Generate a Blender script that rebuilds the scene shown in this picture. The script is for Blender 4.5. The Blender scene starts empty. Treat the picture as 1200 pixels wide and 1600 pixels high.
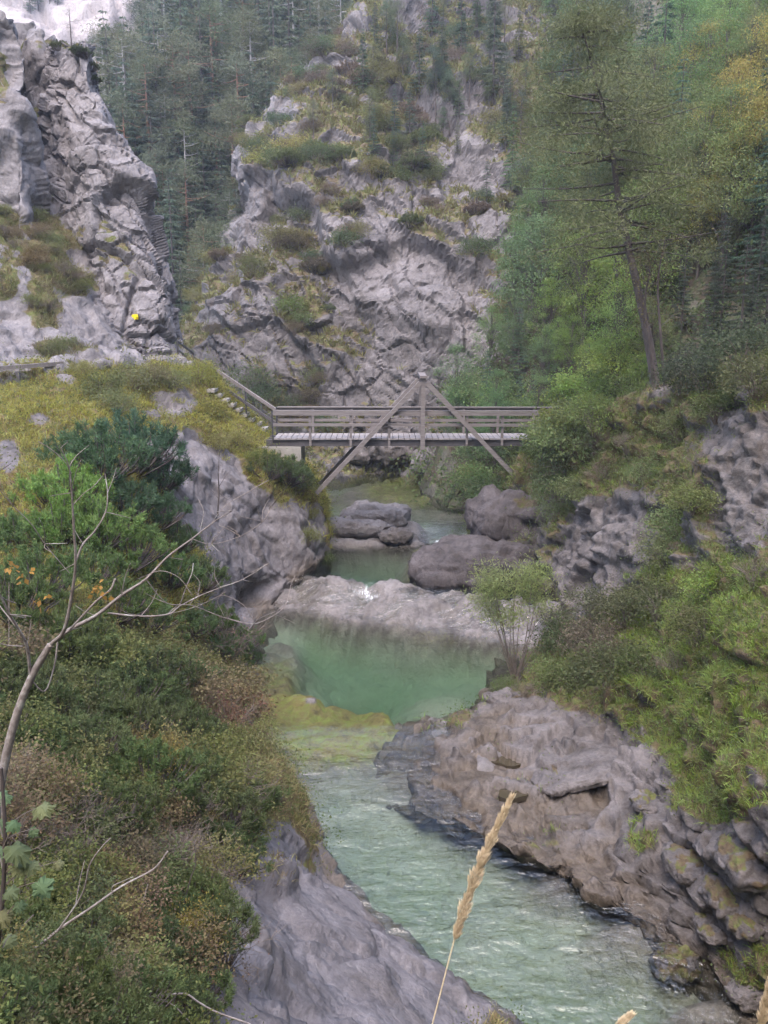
import bpy, bmesh, math, random
import numpy as np
from mathutils import Vector
from mathutils.bvhtree import BVHTree

# ------------------------------------------------------------------ camera, sky, sun, exposure
SC = bpy.context.scene
COL = SC.collection
FP, PITCH = 1400.0, math.radians(12.43)          # focal length in photo pixels, downward tilt
CP, SP = math.cos(PITCH), math.sin(PITCH)
camd = bpy.data.cameras.new('camera')
camd.sensor_fit = 'VERTICAL'; camd.sensor_height = 32; camd.lens = 28
camd.clip_start = 0.05; camd.clip_end = 2000
cam = bpy.data.objects.new('camera', camd); COL.objects.link(cam)
cam.rotation_euler = (math.pi/2 - PITCH, 0, 0)
SC.camera = cam

wd = bpy.data.worlds.new('World'); SC.world = wd; wd.use_nodes = True
_n = wd.node_tree.nodes; _l = wd.node_tree.links
sky = _n.new('ShaderNodeTexSky'); sky.sky_type = 'NISHITA'; sky.sun_disc = False
SUN_EL, SUN_ROT = math.radians(60), math.radians(200)
sky.sun_elevation = SUN_EL; sky.sun_rotation = SUN_ROT
sky.altitude = 700; sky.air_density = 1.0; sky.dust_density = 5.0; sky.ozone_density = 1.0
_n['Background'].inputs['Strength'].default_value = 0.15
_l.new(sky.outputs[0], _n['Background'].inputs['Color'])
sun = bpy.data.objects.new('sun', bpy.data.lights.new('sun', 'SUN')); COL.objects.link(sun)
sun.data.energy = 0.5; sun.data.angle = math.radians(80); sun.data.color = (1.0, 0.93, 0.9)
sdir = Vector((math.sin(SUN_ROT)*math.cos(SUN_EL), math.cos(SUN_ROT)*math.cos(SUN_EL), math.sin(SUN_EL)))
sun.rotation_euler = (-sdir).to_track_quat('-Z', 'Y').to_euler()
sun.location = (-30, -40, 60)

SC.view_settings.view_transform = 'Standard'
SC.view_settings.look = 'None'
SC.view_settings.exposure = 2.55
SC.view_settings.gamma = 1.0
SC.render.filter_size = 2.0
SC.render.engine = 'CYCLES'
SC.cycles.use_denoising = True
SC.cycles.max_bounces = 5; SC.cycles.diffuse_bounces = 3; SC.cycles.glossy_bounces = 2
SC.cycles.transmission_bounces = 3; SC.cycles.transparent_max_bounces = 12; SC.cycles.volume_bounces = 0
SC.cycles.caustics_reflective = False; SC.cycles.caustics_refractive = False

rng = np.random.default_rng(11)
random.seed(5)

# ------------------------------------------------------------------ helpers: pixels <-> world
def P(u, v, D):
    """photo pixel + horizontal distance ahead -> world point"""
    u, v, D = np.broadcast_arrays(np.asarray(u, float), np.asarray(v, float), np.asarray(D, float))
    cx, cy = (u-600)/FP, -(v-800)/FP
    dy = CP + cy*SP; dz = -SP + cy*CP
    s = D/dy
    return np.stack([cx*s, D, dz*s], -1)
def PZ(u, v, z):
    cx, cy = (u-600)/FP, -(v-800)/FP
    s = z/(-SP + cy*CP)
    return np.array([cx*s, (CP + cy*SP)*s, z])
def UV(p):
    f = p[..., 1]*CP - p[..., 2]*SP
    f = np.where(f < 0.1, 0.1, f)
    up = p[..., 1]*SP + p[..., 2]*CP
    return 600 + FP*p[..., 0]/f, 800 - FP*up/f
def depth(p): return p[1]*CP - p[2]*SP

# ------------------------------------------------------------------ helpers: noise
def _h(ix, iy, iz, seed):
    with np.errstate(over='ignore'):
        n = (ix.astype(np.uint32)*np.uint32(374761393) + iy.astype(np.uint32)*np.uint32(668265263)
             + iz.astype(np.uint32)*np.uint32(2147483647) + np.uint32((seed*974634777) & 0xffffffff))
        n = (n ^ (n >> np.uint32(13)))*np.uint32(1274126177)
        n = (n ^ (n >> np.uint32(15)))*np.uint32(2246822519)
        n = n ^ (n >> np.uint32(16))
    return n.astype(np.float64)/4294967295.0
def vnoise(p, seed=0):
    i = np.floor(p).astype(np.int64); f = p - i
    w = f*f*f*(f*(f*6-15)+10)
    r = 0
    for dx in (0, 1):
        for dy in (0, 1):
            for dz in (0, 1):
                k = _h(i[..., 0]+dx, i[..., 1]+dy, i[..., 2]+dz, seed)
                r = r + k*(w[..., 0] if dx else 1-w[..., 0])*(w[..., 1] if dy else 1-w[..., 1])*(w[..., 2] if dz else 1-w[..., 2])
    return r*2-1
def fbm(p, scale, octv=4, seed=0, gain=0.5):
    a, r, t = 1.0, 0, 0
    q = p/scale
    for o in range(octv):
        r = r + a*vnoise(q, seed+o*17); t += a; a *= gain; q = q*2.03 + 7.7
    return r/t*1.6
_a, _b = math.radians(38), math.radians(20)
STRATA = np.array([[math.cos(_a), 0, -math.sin(_a)], [0, 1, 0], [math.sin(_a), 0, math.cos(_a)]]) @ np.array([[1, 0, 0], [0, math.cos(_b), -math.sin(_b)], [0, math.sin(_b), math.cos(_b)]])
def facet(p, scale, seed=0, warp=0.35, aniso=(1, 1, 1), sharp=24.0):
    """blocky fractured rock: nearest random cell gives a tilted plane; second result is the gap to the next cell"""
    q = (p @ STRATA if len(aniso) == 4 else p)*np.array(aniso[:3])/scale
    q = q + warp*np.stack([vnoise(q*1.3, seed+1), vnoise(q*1.3, seed+2), vnoise(q*1.3, seed+3)], -1)
    i = np.floor(q).astype(np.int64)
    best = np.full(q.shape[:-1], 9.0); sec = best.copy(); val = np.zeros_like(best); ws = np.full_like(best, 1e-250)
    for dx in (-1, 0, 1):
        for dy in (-1, 0, 1):
            for dz in (-1, 0, 1):
                cx, cy, cz = i[..., 0]+dx, i[..., 1]+dy, i[..., 2]+dz
                h1 = _h(cx, cy, cz, seed+5); h2 = _h(cx, cy, cz, seed+6); h3 = _h(cx, cy, cz, seed+7); h4 = _h(cx, cy, cz, seed+8)
                d = np.stack([cx+h1-q[..., 0], cy+h2-q[..., 1], cz+h3-q[..., 2]], -1)
                r = np.sqrt((d*d).sum(-1))
                pl = (h4*2-1) + (d[..., 0]*(h3*2-1) + d[..., 1]*(h1*2-1) + d[..., 2]*(h2*2-1))*1.3
                nb = r < best; w = np.exp(-sharp*r); ws += w; val += w*pl
                sec = np.where(nb, best, np.minimum(sec, r))
                best = np.where(nb, r, best)
    return val/ws, sec-best
def sstep(a, b, x):
    t = np.clip((x-a)/(b-a), 0, 1); return t*t*(3-2*t)
def nrm(a): return a/np.maximum(np.linalg.norm(a, axis=-1, keepdims=True), 1e-9)

# ------------------------------------------------------------------ helpers: meshes
def np_mesh(name, verts, parts, smooth=False, attrs=None):
    """parts: list of int arrays (n,3) / (n,4)"""
    me = bpy.data.meshes.new(name)
    verts = np.ascontiguousarray(verts, dtype=np.float32)
    me.vertices.add(len(verts)); me.vertices.foreach_set('co', verts.ravel())
    parts = [np.asarray(q) for q in parts if len(q)]
    lt = np.concatenate([np.full(len(q), q.shape[1]) for q in parts]).astype(np.int32)
    li = np.concatenate([q.ravel() for q in parts]).astype(np.int32)
    ls = np.concatenate([[0], np.cumsum(lt)[:-1]]).astype(np.int32)
    me.loops.add(len(li)); me.loops.foreach_set('vertex_index', li)
    me.polygons.add(len(lt)); me.polygons.foreach_set('loop_start', ls); me.polygons.foreach_set('loop_total', lt)
    me.polygons.foreach_set('use_smooth', np.full(len(lt), smooth, dtype=bool))
    for k, a in (attrs or {}).items():
        at = me.attributes.new(k, 'FLOAT', 'POINT'); at.data.foreach_set('value', np.ascontiguousarray(a, dtype=np.float32).ravel())
    me.update(); me.validate()
    return me
def link(name, me, mat=None, parent=None):
    o = bpy.data.objects.new(name, me); COL.objects.link(o)
    if mat is not None: me.materials.append(mat)
    if parent is not None: o.parent = parent
    return o
def tag(o, label=None, cat=None, group=None, kind=None):
    if label: o['label'] = label
    if cat: o['category'] = cat
    if group: o['group'] = group
    if kind: o['kind'] = kind
    return o
def empty(name, loc=(0, 0, 0), rz=0.0, sc=1.0):
    o = bpy.data.objects.new(name, None); COL.objects.link(o)
    o.location = loc; o.rotation_euler = (0, 0, rz); o.scale = (sc,)*3 if np.isscalar(sc) else sc
    o.empty_display_size = 0.2
    return o
class MB:
    def __init__(s): s.v = []; s.q = []; s.t = []; s.n = 0
    def add(s, v, f):
        v = np.asarray(v, float); f = np.asarray(f)
        if len(v) == 0: return s
        (s.q if f.shape[1] == 4 else s.t).append(f + s.n); s.v.append(v); s.n += len(v); return s
    def leaves(s, base, dirn, length, width, droop=0.0, fat=0.5):
        N = len(base)
        if N == 0: return s
        dirn = nrm(dirn); length = np.broadcast_to(length, (N,))[:, None]; width = np.broadcast_to(width, (N,))[:, None]
        side = nrm(np.cross(dirn, rng.normal(size=(N, 3))))
        mid = base + dirn*length*fat
        tip = base + dirn*length; tip[:, 2] -= (droop*length)[:, 0]
        v = np.stack([base, mid+side*width*0.5, tip, mid-side*width*0.5], 1).reshape(-1, 3)
        f = np.arange(4*N).reshape(N, 4)
        return s.add(v, f)
    def tube(s, pts, rad, sides=6, sm=0):
        pts = np.asarray(pts, float); rad = np.broadcast_to(np.asarray(rad, float), (len(pts),))
        if sm and len(pts) > 2:
            pts = crom(pts, (len(pts)-1)*sm+1); rad = np.interp(np.linspace(0, len(rad)-1, len(pts)), np.arange(len(rad)), rad)
        t = nrm(np.gradient(pts, axis=0))
        up = np.array([0, 0, 1.0]) if abs(t[0, 2]) < 0.8 else np.array([1.0, 0, 0])
        a = nrm(np.cross(t, up)); b = np.cross(t, a)
        ang = np.linspace(0, 2*np.pi, sides, endpoint=False)
        ring = pts[:, None] + rad[:, None, None]*(np.cos(ang)[None, :, None]*a[:, None] + np.sin(ang)[None, :, None]*b[:, None])
        n = len(pts)
        i = np.arange(n-1)[:, None]*sides; j = np.arange(sides)[None]; k = (j+1) % sides
        f = np.stack([i+j, i+k, i+sides+k, i+sides+j], -1).reshape(-1, 4)
        s.add(ring.reshape(-1, 3), f)
        c0 = s.n; s.add(np.vstack([ring[-1], pts[-1:]+t[-1:]*rad[-1]]), np.array([[q, (q+1) % sides, sides] for q in range(sides)]))
        return s
    def beam(s, p0, p1, w, h, up=(0, 0, 1)):
        p0, p1 = np.asarray(p0, float), np.asarray(p1, float)
        t = nrm(p1-p0); a = nrm(np.cross(t, np.asarray(up, float))); b = np.cross(a, t)
        v = [p + a*sx*w/2 + b*sy*h/2 for p in (p0, p1) for sx, sy in ((-1, -1), (1, -1), (1, 1), (-1, 1))]
        f = [[3, 2, 1, 0], [4, 5, 6, 7], [0, 1, 5, 4], [1, 2, 6, 5], [2, 3, 7, 6], [3, 0, 4, 7]]
        return s.add(v, f)
    def mesh(s, name, smooth=False):
        return np_mesh(name, np.concatenate(s.v), ([np.concatenate(s.q)] if s.q else []) + ([np.concatenate(s.t)] if s.t else []), smooth)
    def build(s, name, mat, parent=None, smooth=False): return link(name, s.mesh(name, smooth), mat, parent)
def crom(C, n, even=False):
    """Catmull-Rom along axis 0"""
    C = np.asarray(C, float); R = len(C)
    C = np.concatenate([2*C[:1]-C[1:2], C, 2*C[-1:]-C[-2:-1]])
    t = np.linspace(0, R-1, n)
    if even:                                          # spread the samples by segment length
        seg = np.linalg.norm(np.diff(C[1:-1], axis=0), axis=-1); seg = seg.reshape(R-1, -1).mean(1)**0.6
        cum = np.concatenate([[0], np.cumsum(seg)]); t = np.interp(np.linspace(0, cum[-1], n), cum, np.arange(R)); t[-1] = R-1
    i = np.clip(np.floor(t).astype(int), 0, R-2)
    f = (t-i).reshape((-1,)+(1,)*(C.ndim-1))
    a, b, c, d = C[i], C[i+1], C[i+2], C[i+3]
    return 0.5*((2*b) + (c-a)*f + (2*a-5*b+4*c-d)*f*f + (3*b-a-3*c+d)*f**3)

# ------------------------------------------------------------------ materials
def mat(name):
    m = bpy.data.materials.new(name); m.use_nodes = True
    nt = m.node_tree; b = nt.nodes['Principled BSDF']
    b.inputs['Roughness'].default_value = 0.85
    b.inputs['Specular IOR Level'].default_value = 0.25
    return m, nt, b
def N(nt, t, **kw):
    n = nt.nodes.new('ShaderNode'+t)
    for k, v in kw.items():
        if k in n.inputs.keys():
            n.inputs[k].default_value = v
        else: setattr(n, k, v)
    return n
def noise(nt, vec, scale, detail=6, rough=0.6):
    n = N(nt, 'TexNoise'); n.inputs['Scale'].default_value = scale; n.inputs['Detail'].default_value = detail; n.inputs['Roughness'].default_value = rough
    nt.links.new(vec, n.inputs['Vector']); return n.outputs['Fac']
def ramp(nt, fac, stops):
    r = N(nt, 'ValToRGB'); e = r.color_ramp.elements
    while len(e) < len(stops): e.new(0.5)
    for k, (p, c) in enumerate(stops):
        e[k].position = p; e[k].color = (*c, 1) if len(c) == 3 else c
    nt.links.new(fac, r.inputs[0]); return r.outputs[0]
def mixc(nt, fac, a, b, mode='MIX'):
    m = N(nt, 'Mix', data_type='RGBA', blend_type=mode)
    for sck, val in ((m.inputs[0], fac), (m.inputs[6], a), (m.inputs[7], b)):
        if hasattr(val, 'links'): nt.links.new(val, sck)
        else: sck.default_value = val if np.isscalar(val) else (*val, 1)
    return m.outputs[2]
def math_(nt, op, a, b=0.0, c=None, clamp=False):
    m = N(nt, 'Math', operation=op, use_clamp=clamp)
    for k, val in enumerate((a, b) if c is None else (a, b, c)):
        if hasattr(val, 'links'): nt.links.new(val, m.inputs[k])
        else: m.inputs[k].default_value = val
    return m.outputs[0]
def attr(nt, name):
    a = N(nt, 'Attribute'); a.attribute_name = name; return a.outputs['Fac']

def rock_material(name, light, dark, stain, green=(0.085, 0.095, 0.03), brown=(0.12, 0.095, 0.05), fine=1.0, relief=0.8):
    m, nt, b = mat(name)
    pos = N(nt, 'NewGeometry').outputs['Position']
    mp = N(nt, 'Mapping'); mp.inputs['Scale'].default_value = (1.0, 1.0, 0.35); nt.links.new(pos, mp.inputs['Vector'])
    big = noise(nt, pos, 0.22*fine, 2, 0.6); fin = noise(nt, pos, 8*fine, 4, 0.7)
    mn = N(nt, 'TexNoise'); mn.inputs['Scale'].default_value = 1.3*fine; mn.inputs['Detail'].default_value = 5; mn.inputs['Roughness'].default_value = 0.66
    nt.links.new(pos, mn.inputs['Vector']); mid = mn.outputs['Fac']
    strk = noise(nt, mp.outputs[0], 0.9*fine, 4, 0.65)
    c = ramp(nt, mid, [(0.30, dark), (0.50, [0.55*light[k]+0.45*dark[k] for k in range(3)]), (0.68, light)])
    c = mixc(nt, math_(nt, 'MULTIPLY_ADD', strk, 2.6, -1.25, clamp=True), c, stain)
    c = mixc(nt, math_(nt, 'MULTIPLY_ADD', big, 3.0, -1.45, clamp=True), c, [x*1.12 for x in light])
    c = mixc(nt, 0.55, c, ramp(nt, fin, [(0.25, (0.32,)*3), (0.5, (0.5,)*3), (0.75, (0.72,)*3)]), 'OVERLAY')
    vg = attr(nt, 'veg')
    vgn = math_(nt, 'ADD', vg, math_(nt, 'MULTIPLY_ADD', fin, 0.5, -0.25))
    vf = math_(nt, 'MULTIPLY_ADD', vgn, 3.5, -1.25, clamp=True)
    gc = ramp(nt, noise(nt, pos, 2.2*fine, 4, 0.7), [(0.30, [x*0.5 for x in brown]), (0.45, brown), (0.6, green), (0.75, [x*1.4 for x in green])])
    c = mixc(nt, vf, c, gc)
    c = mixc(nt, attr(nt, 'silt'), c, (0.38, 0.37, 0.31))
    wet = attr(nt, 'wet')
    c = mixc(nt, wet, c, mixc(nt, 1.0, c, (0.80, 0.72, 0.58), 'MULTIPLY'))
    nt.links.new(c, b.inputs['Base Color'])
    nt.links.new(math_(nt, 'MULTIPLY_ADD', wet, -0.35, 0.88), b.inputs['Roughness'])
    ms = N(nt, 'Mapping'); ms.inputs['Rotation'].default_value = (0.35, 0.66, 0.2); ms.inputs['Scale'].default_value = (1.25, 1.0, 0.45)
    wv = N(nt, 'VectorMath', operation='MULTIPLY_ADD'); nt.links.new(mn.outputs['Color'], wv.inputs[0]); wv.inputs[1].default_value = (0.5/fine,)*3; nt.links.new(pos, wv.inputs[2])
    nt.links.new(wv.outputs[0], ms.inputs['Vector'])
    v1 = N(nt, 'TexVoronoi', feature='F1', distance='CHEBYCHEV'); v1.inputs['Scale'].default_value = 1.0*fine; nt.links.new(ms.outputs[0], v1.inputs['Vector'])
    v2 = N(nt, 'TexVoronoi', feature='F1', distance='CHEBYCHEV'); v2.inputs['Scale'].default_value = 3.1*fine; nt.links.new(ms.outputs[0], v2.inputs['Vector'])
    h1 = math_(nt, 'MULTIPLY', v1.outputs['Distance'], -0.9); h2 = math_(nt, 'MULTIPLY', v2.outputs['Distance'], -0.30)
    hgt = math_(nt, 'ADD', math_(nt, 'ADD', h1, h2), math_(nt, 'ADD', math_(nt, 'MULTIPLY', fin, 0.14), math_(nt, 'MULTIPLY', mid, 0.25)))
    bp = N(nt, 'Bump'); bp.inputs['Strength'].default_value = relief; bp.inputs['Distance'].default_value = 0.34/fine
    nt.links.new(hgt, bp.inputs['Height']); nt.links.new(bp.outputs[0], b.inputs['Normal'])
    return m
ROCK = rock_material('limestone', (0.178, 0.163, 0.168), (0.085, 0.077, 0.079), (0.085, 0.075, 0.07), green=(0.11, 0.12, 0.045), brown=(0.13, 0.10, 0.065))
ROCKL = rock_material('left_bank_limestone', (0.195, 0.178, 0.184), (0.09, 0.08, 0.083), (0.08, 0.07, 0.066), green=(0.12, 0.12, 0.035), brown=(0.13, 0.095, 0.05), fine=1.4, relief=0.55)
ROCKP = rock_material('pale_limestone', (0.228, 0.21, 0.217), (0.11, 0.10, 0.104), (0.155, 0.135, 0.13))
ROCKD = rock_material('dark_bank_limestone', (0.155, 0.138, 0.136), (0.05, 0.043, 0.041), (0.055, 0.047, 0.04), green=(0.10, 0.11, 0.035), brown=(0.11, 0.08, 0.05), fine=2.0)  # darker, browner limestone of the right bank and loose stones
ROCKX = rock_material('dark_boulder_limestone', (0.095, 0.083, 0.086), (0.036, 0.031, 0.032), (0.04, 0.034, 0.03), green=(0.07, 0.075, 0.03), brown=(0.08, 0.06, 0.04), fine=1.6)  # darker copy of the bank stone: wetness and shade put into its colour
ROCKW = rock_material('white_cliff_limestone', (0.33, 0.295, 0.295), (0.20, 0.172, 0.17), (0.26, 0.22, 0.21), fine=0.35)
ROCKF = rock_material('forest_floor', (0.13, 0.12, 0.10), (0.05, 0.05, 0.04), (0.05, 0.05, 0.035), green=(0.05, 0.065, 0.03), brown=(0.07, 0.055, 0.04), fine=0.5)
ROCKB = rock_material('riverbed_limestone', (0.20, 0.183, 0.183), (0.075, 0.067, 0.066), (0.11, 0.097, 0.088), green=(0.20, 0.23, 0.06), brown=(0.20, 0.17, 0.07), fine=1.3)

def leaf_material(name, trans=0.3, hue=0.05, val=0.45, rough=0.55):
    """tint comes from each object's own colour, with leaf to leaf variation"""
    m, nt, b = mat(name)
    oi = N(nt, 'ObjectInfo'); ge = N(nt, 'NewGeometry'); rnd = ge.outputs['Random Per Island']
    hs = N(nt, 'HueSaturation')
    nt.links.new(oi.outputs['Color'], hs.inputs['Color'])
    nzz = noise(nt, ge.outputs['Position'], 0.9, 4, 0.6)
    nt.links.new(math_(nt, 'MULTIPLY_ADD', rnd, hue, 0.5-hue/2), hs.inputs['Hue'])
    nt.links.new(math_(nt, 'ADD', math_(nt, 'MULTIPLY_ADD', rnd, val*2, 0.75-val), math_(nt, 'MULTIPLY', nzz, 0.5)), hs.inputs['Value'])
    nt.links.new(math_(nt, 'MULTIPLY_ADD', nzz, -0.5, 1.2), hs.inputs['Saturation'])
    nt.links.new(hs.outputs[0], b.inputs['Base Color']); b.inputs['Roughness'].default_value = rough
    b.inputs['Specular IOR Level'].default_value = 0.15
    tr = N(nt, 'BsdfTranslucent'); nt.links.new(hs.outputs[0], tr.inputs[0])
    mx = N(nt, 'MixShader'); mx.inputs[0].default_value = trans
    nt.links.new(b.outputs[0], mx.inputs[1]); nt.links.new(tr.outputs[0], mx.inputs[2])
    nt.links.new(mx.outputs[0], nt.nodes['Material Output'].inputs['Surface'])
    return m
LEAF = leaf_material('leaf', 0.42, 0.05, 0.2, 0.7)
NEEDLE = leaf_material('needle', 0.3, 0.04, 0.25, 0.7)
GRASS = leaf_material('grass_blade', 0.35, 0.07, 0.3, 0.7)
def plain(name, c1, c2, scale=6.0, bump=0.3, rough=0.85, stretch=(1, 1, 1), extra=None):
    m, nt, b = mat(name)
    tc = N(nt, 'TexCoord').outputs['Object'] if stretch == (1, 1, 1) else None
    pos = N(nt, 'TexCoord').outputs['Object']
    mp = N(nt, 'Mapping'); mp.inputs['Scale'].default_value = stretch; nt.links.new(pos, mp.inputs['Vector'])
    f = noise(nt, mp.outputs[0], scale, 8, 0.65)
    c = ramp(nt, f, [(0.3, c1), (0.7, c2)])
    if extra: c = mixc(nt, math_(nt, 'MULTIPLY_ADD', noise(nt, pos, extra[1], 5, 0.6), 6, -3.4, clamp=True), c, extra[0])
    nt.links.new(c, b.inputs['Base Color']); b.inputs['Roughness'].default_value = rough
    bp = N(nt, 'Bump'); bp.inputs['Strength'].default_value = bump; bp.inputs['Distance'].default_value = 0.03
    nt.links.new(f, bp.inputs['Height']); nt.links.new(bp.outputs[0], b.inputs['Normal'])
    return m
BARK = plain('bark', (0.055, 0.045, 0.045), (0.13, 0.11, 0.105), 5, 0.6, stretch=(1, 1, 0.3))
BARKPALE = plain('lichen_bark', (0.16, 0.13, 0.12), (0.33, 0.295, 0.28), 14, 0.6, extra=((0.42, 0.42, 0.40), 7))
BARKRED = plain('pine_bark', (0.16, 0.09, 0.07), (0.30, 0.17, 0.12), 4, 0.5, stretch=(1, 1, 0.3))
BARKGREY = plain('grey_bark', (0.20, 0.19, 0.19), (0.36, 0.35, 0.35), 4, 0.4, stretch=(1, 1, 0.3))
TWIG = plain('twig', (0.11, 0.088, 0.075), (0.21, 0.175, 0.15), 8, 0.2)
WOOD = plain('weathered_wood', (0.125, 0.108, 0.106), (0.225, 0.20, 0.196), 3, 0.3, stretch=(0.6, 6, 6))
WOODD = plain('dark_wood', (0.055, 0.05, 0.055), (0.11, 0.10, 0.105), 3, 0.3, stretch=(0.6, 6, 6))
PLANK = plain('pale_plank', (0.20, 0.183, 0.183), (0.31, 0.282, 0.285), 4, 0.25, stretch=(5, 0.7, 5))
STEP = plain('pale_step', (0.24, 0.22, 0.21), (0.36, 0.33, 0.31), 5, 0.25)
CONC = plain('concrete', (0.22, 0.205, 0.185), (0.34, 0.32, 0.29), 3, 0.3)
METAL = plain('dark_metal', (0.03, 0.03, 0.035), (0.07, 0.065, 0.07), 9, 0.1, 0.5)
YELLOW = plain('yellow_paint', (0.72, 0.52, 0.01), (0.8, 0.6, 0.02), 9, 0.1)
STRAW = plain('straw', (0.62, 0.50, 0.34), (0.85, 0.73, 0.55), 60, 0.2)

# ------------------------------------------------------------------ terrain sheets
SHEETS = {}
def sheet(name, rows, nr, nc, disp, material, veg0=0.0, blobs=(), seed=0, slope=0.5, vnoise_amp=0.45, vscale=2.2, wetz=None, amp=None, smooth=True, dents=(), terrace=None, flank=False, kind='structure', obj_name=None):
    R = np.array([[P(*c) if len(c) == 3 else np.array(c[:3], float) for c in r] for r in rows])
    G = crom(R, nr, True); G = crom(G.transpose(1, 0, 2), nc, True).transpose(1, 0, 2)
    def normals(G):
        n = nrm(np.cross(np.gradient(G, axis=1), np.gradient(G, axis=0)))
        m = nrm(-G)                                   # towards the camera side
        flip = np.sign((n*m).sum(-1).mean()) or 1
        return n*flip
    n = normals(G)
    cracks = np.ones(G.shape[:2])
    base = G.copy()
    sp_ = np.maximum(np.linalg.norm(np.gradient(G, axis=1), axis=-1), np.linalg.norm(np.gradient(G, axis=0), axis=-1))
    fade = np.clip((1.35*np.median(sp_)/np.maximum(sp_, 1e-6))**1.6, 0.06, 1.0)     # coarse, turned-away flanks stay plain
    if not flank: fade = 1.0
    for d in disp:
        if d[0] == 'fbm': h = fbm(base, d[1], 5, seed+3)*d[2]
        elif d[0] == 'ridge': h = (1-np.abs(fbm(base*np.array(d[3] if len(d) > 3 else (1, 1, 1)), d[1], 5, seed+9))*2)*d[2]
        else:
            h, gap = facet(base, d[1], seed+int(d[1]*10), 0.3, d[3] if len(d) > 3 else (1, 1, 1))
            h = h*fade*d[2] - fade*(d[4] if len(d) > 4 else 0.3)*d[2]*(1-sstep(0.0, 0.07, gap))
        G = G + n*(h*(1.0 if amp is None else amp(base)))[..., None]
    if terrace:                                       # bedding steps of the low rock shelf
        z1, st, am = terrace; wob = 0.16*fbm(G, 2.2, 3, seed+31); zq = (G[..., 2]+wob+0.05*G[..., 0])/st; k = np.floor(zq)
        zn = (k+sstep(0.55, 1.0, zq-k))*st-wob-0.05*G[..., 0]
        G[..., 2] += (zn-G[..., 2])*am*sstep(z1+0.6, z1, G[..., 2])
    u, v = UV(G)
    for (bu, bv, ru_, rv_, dz) in dents:              # hollows worn into the rock
        G[..., 2] -= dz*sstep(1.25, 0.75, np.sqrt(((u-bu)/ru_)**2+((v-bv)/rv_)**2))
    n2 = normals(G)
    u, v = UV(G)
    veg = np.full(G.shape[:2], float(veg0))
    for (bu, bv, ru, rv, val) in blobs:
        m = np.exp(-((u-bu)/ru)**2-((v-bv)/rv)**2); m = np.clip(m*1.5, 0, 1)
        veg = veg*(1-m) + val*m
    veg = veg + vnoise_amp*fbm(G, vscale, 4, seed+21) + slope*(n2[..., 2]-0.45)
    veg = sstep(0.3, 0.7, veg)
    wet = np.zeros_like(veg)
    if wetz is not None:
        wet = sstep(0.45, 0.05, G[..., 2]-water_z(G[..., 0], G[..., 1]) + 0.25*fbm(G, 0.9, 3, seed+5)); veg = veg*(1-wet)
    idx = np.arange(nr*nc).reshape(nr, nc)
    f = np.stack([idx[:-1, :-1], idx[:-1, 1:], idx[1:, 1:], idx[1:, :-1]], -1).reshape(-1, 4)
    if (np.cross(G[0, 1]-G[0, 0], G[1, 0]-G[0, 0]) @ n[0, 0]) < 0: f = f[:, ::-1]
    me = np_mesh(name, G.reshape(-1, 3), [f], smooth, {'veg': veg, 'wet': wet})
    o = link(obj_name or name, me, material)
    if kind: o['kind'] = kind
    SHEETS[name] = dict(G=G, n=n2, veg=veg, u=u, v=v, o=o, bvh=BVHTree.FromPolygons([tuple(x) for x in G.reshape(-1, 3)], f.tolist()))
    return o
def hit(u, v, names=None):
    """first terrain met by the ray through a photo pixel"""
    d = Vector(P(u, v, 10.0)).normalized(); best = None
    for k in (names or SHEETS):
        r = SHEETS[k]['bvh'].ray_cast(Vector((0, 0, 0)), d)
        if r[0] is not None and (best is None or r[3] < best[3]): best = r
    return best or (None, None)
def ground(x, y, names, z0=80):
    best = None
    for k in names:
        r = SHEETS[k]['bvh'].ray_cast(Vector((x, y, z0)), Vector((0, 0, -1)))
        if r[0] is not None and (best is None or r[0].z > best): best = r[0].z
    return best

# ---- river levels
def water_z(x, y):
    s = y + 0.42*x
    z = -10.0 + 0.70*sstep(28.1, 30.5, s + 0.25*np.sin(x*2.3)) + 0.5*sstep(36.0, 37.8, y + 0.1*x + 0.2*np.sin(x*3))
    z = z - 0.12*sstep(20.6, 19.2, y) - 0.105*np.maximum(19.2-y, 0)
    return z

# ---- far sheets
sheet('hillside', [
    [(200, -200, 190), (250, -200, 142), (500, -200, 136), (800, -200, 136), (1100, -200, 136), (1500, -200, 136)],
    [(270, 0, 150), (262, 0, 112), (500, 0, 108), (800, 0, 108), (1100, 0, 108), (1500, 0, 108)],
    [(240, 110, 130), (205, 120, 97), (450, 120, 96), (800, 120, 97), (1100, 120, 98), (1500, 120, 98)],
    [(160, 250, 110), (150, 260, 86), (450, 260, 85), (800, 260, 87), (1100, 260, 88), (1500, 260, 88)],
    [(120, 430, 90), (100, 430, 77), (400, 430, 76), (800, 430, 78), (1100, 430, 79), (1500, 430, 80)],
    [(120, 600, 75), (100, 610, 67), (400, 620, 66), (800, 620, 66), (1100, 620, 68), (1500, 620, 70)]],
    110, 130, [('fbm', 14, 2.2), ('fbm', 4, 0.6)], ROCKF, veg0=0.6, seed=1)
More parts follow.
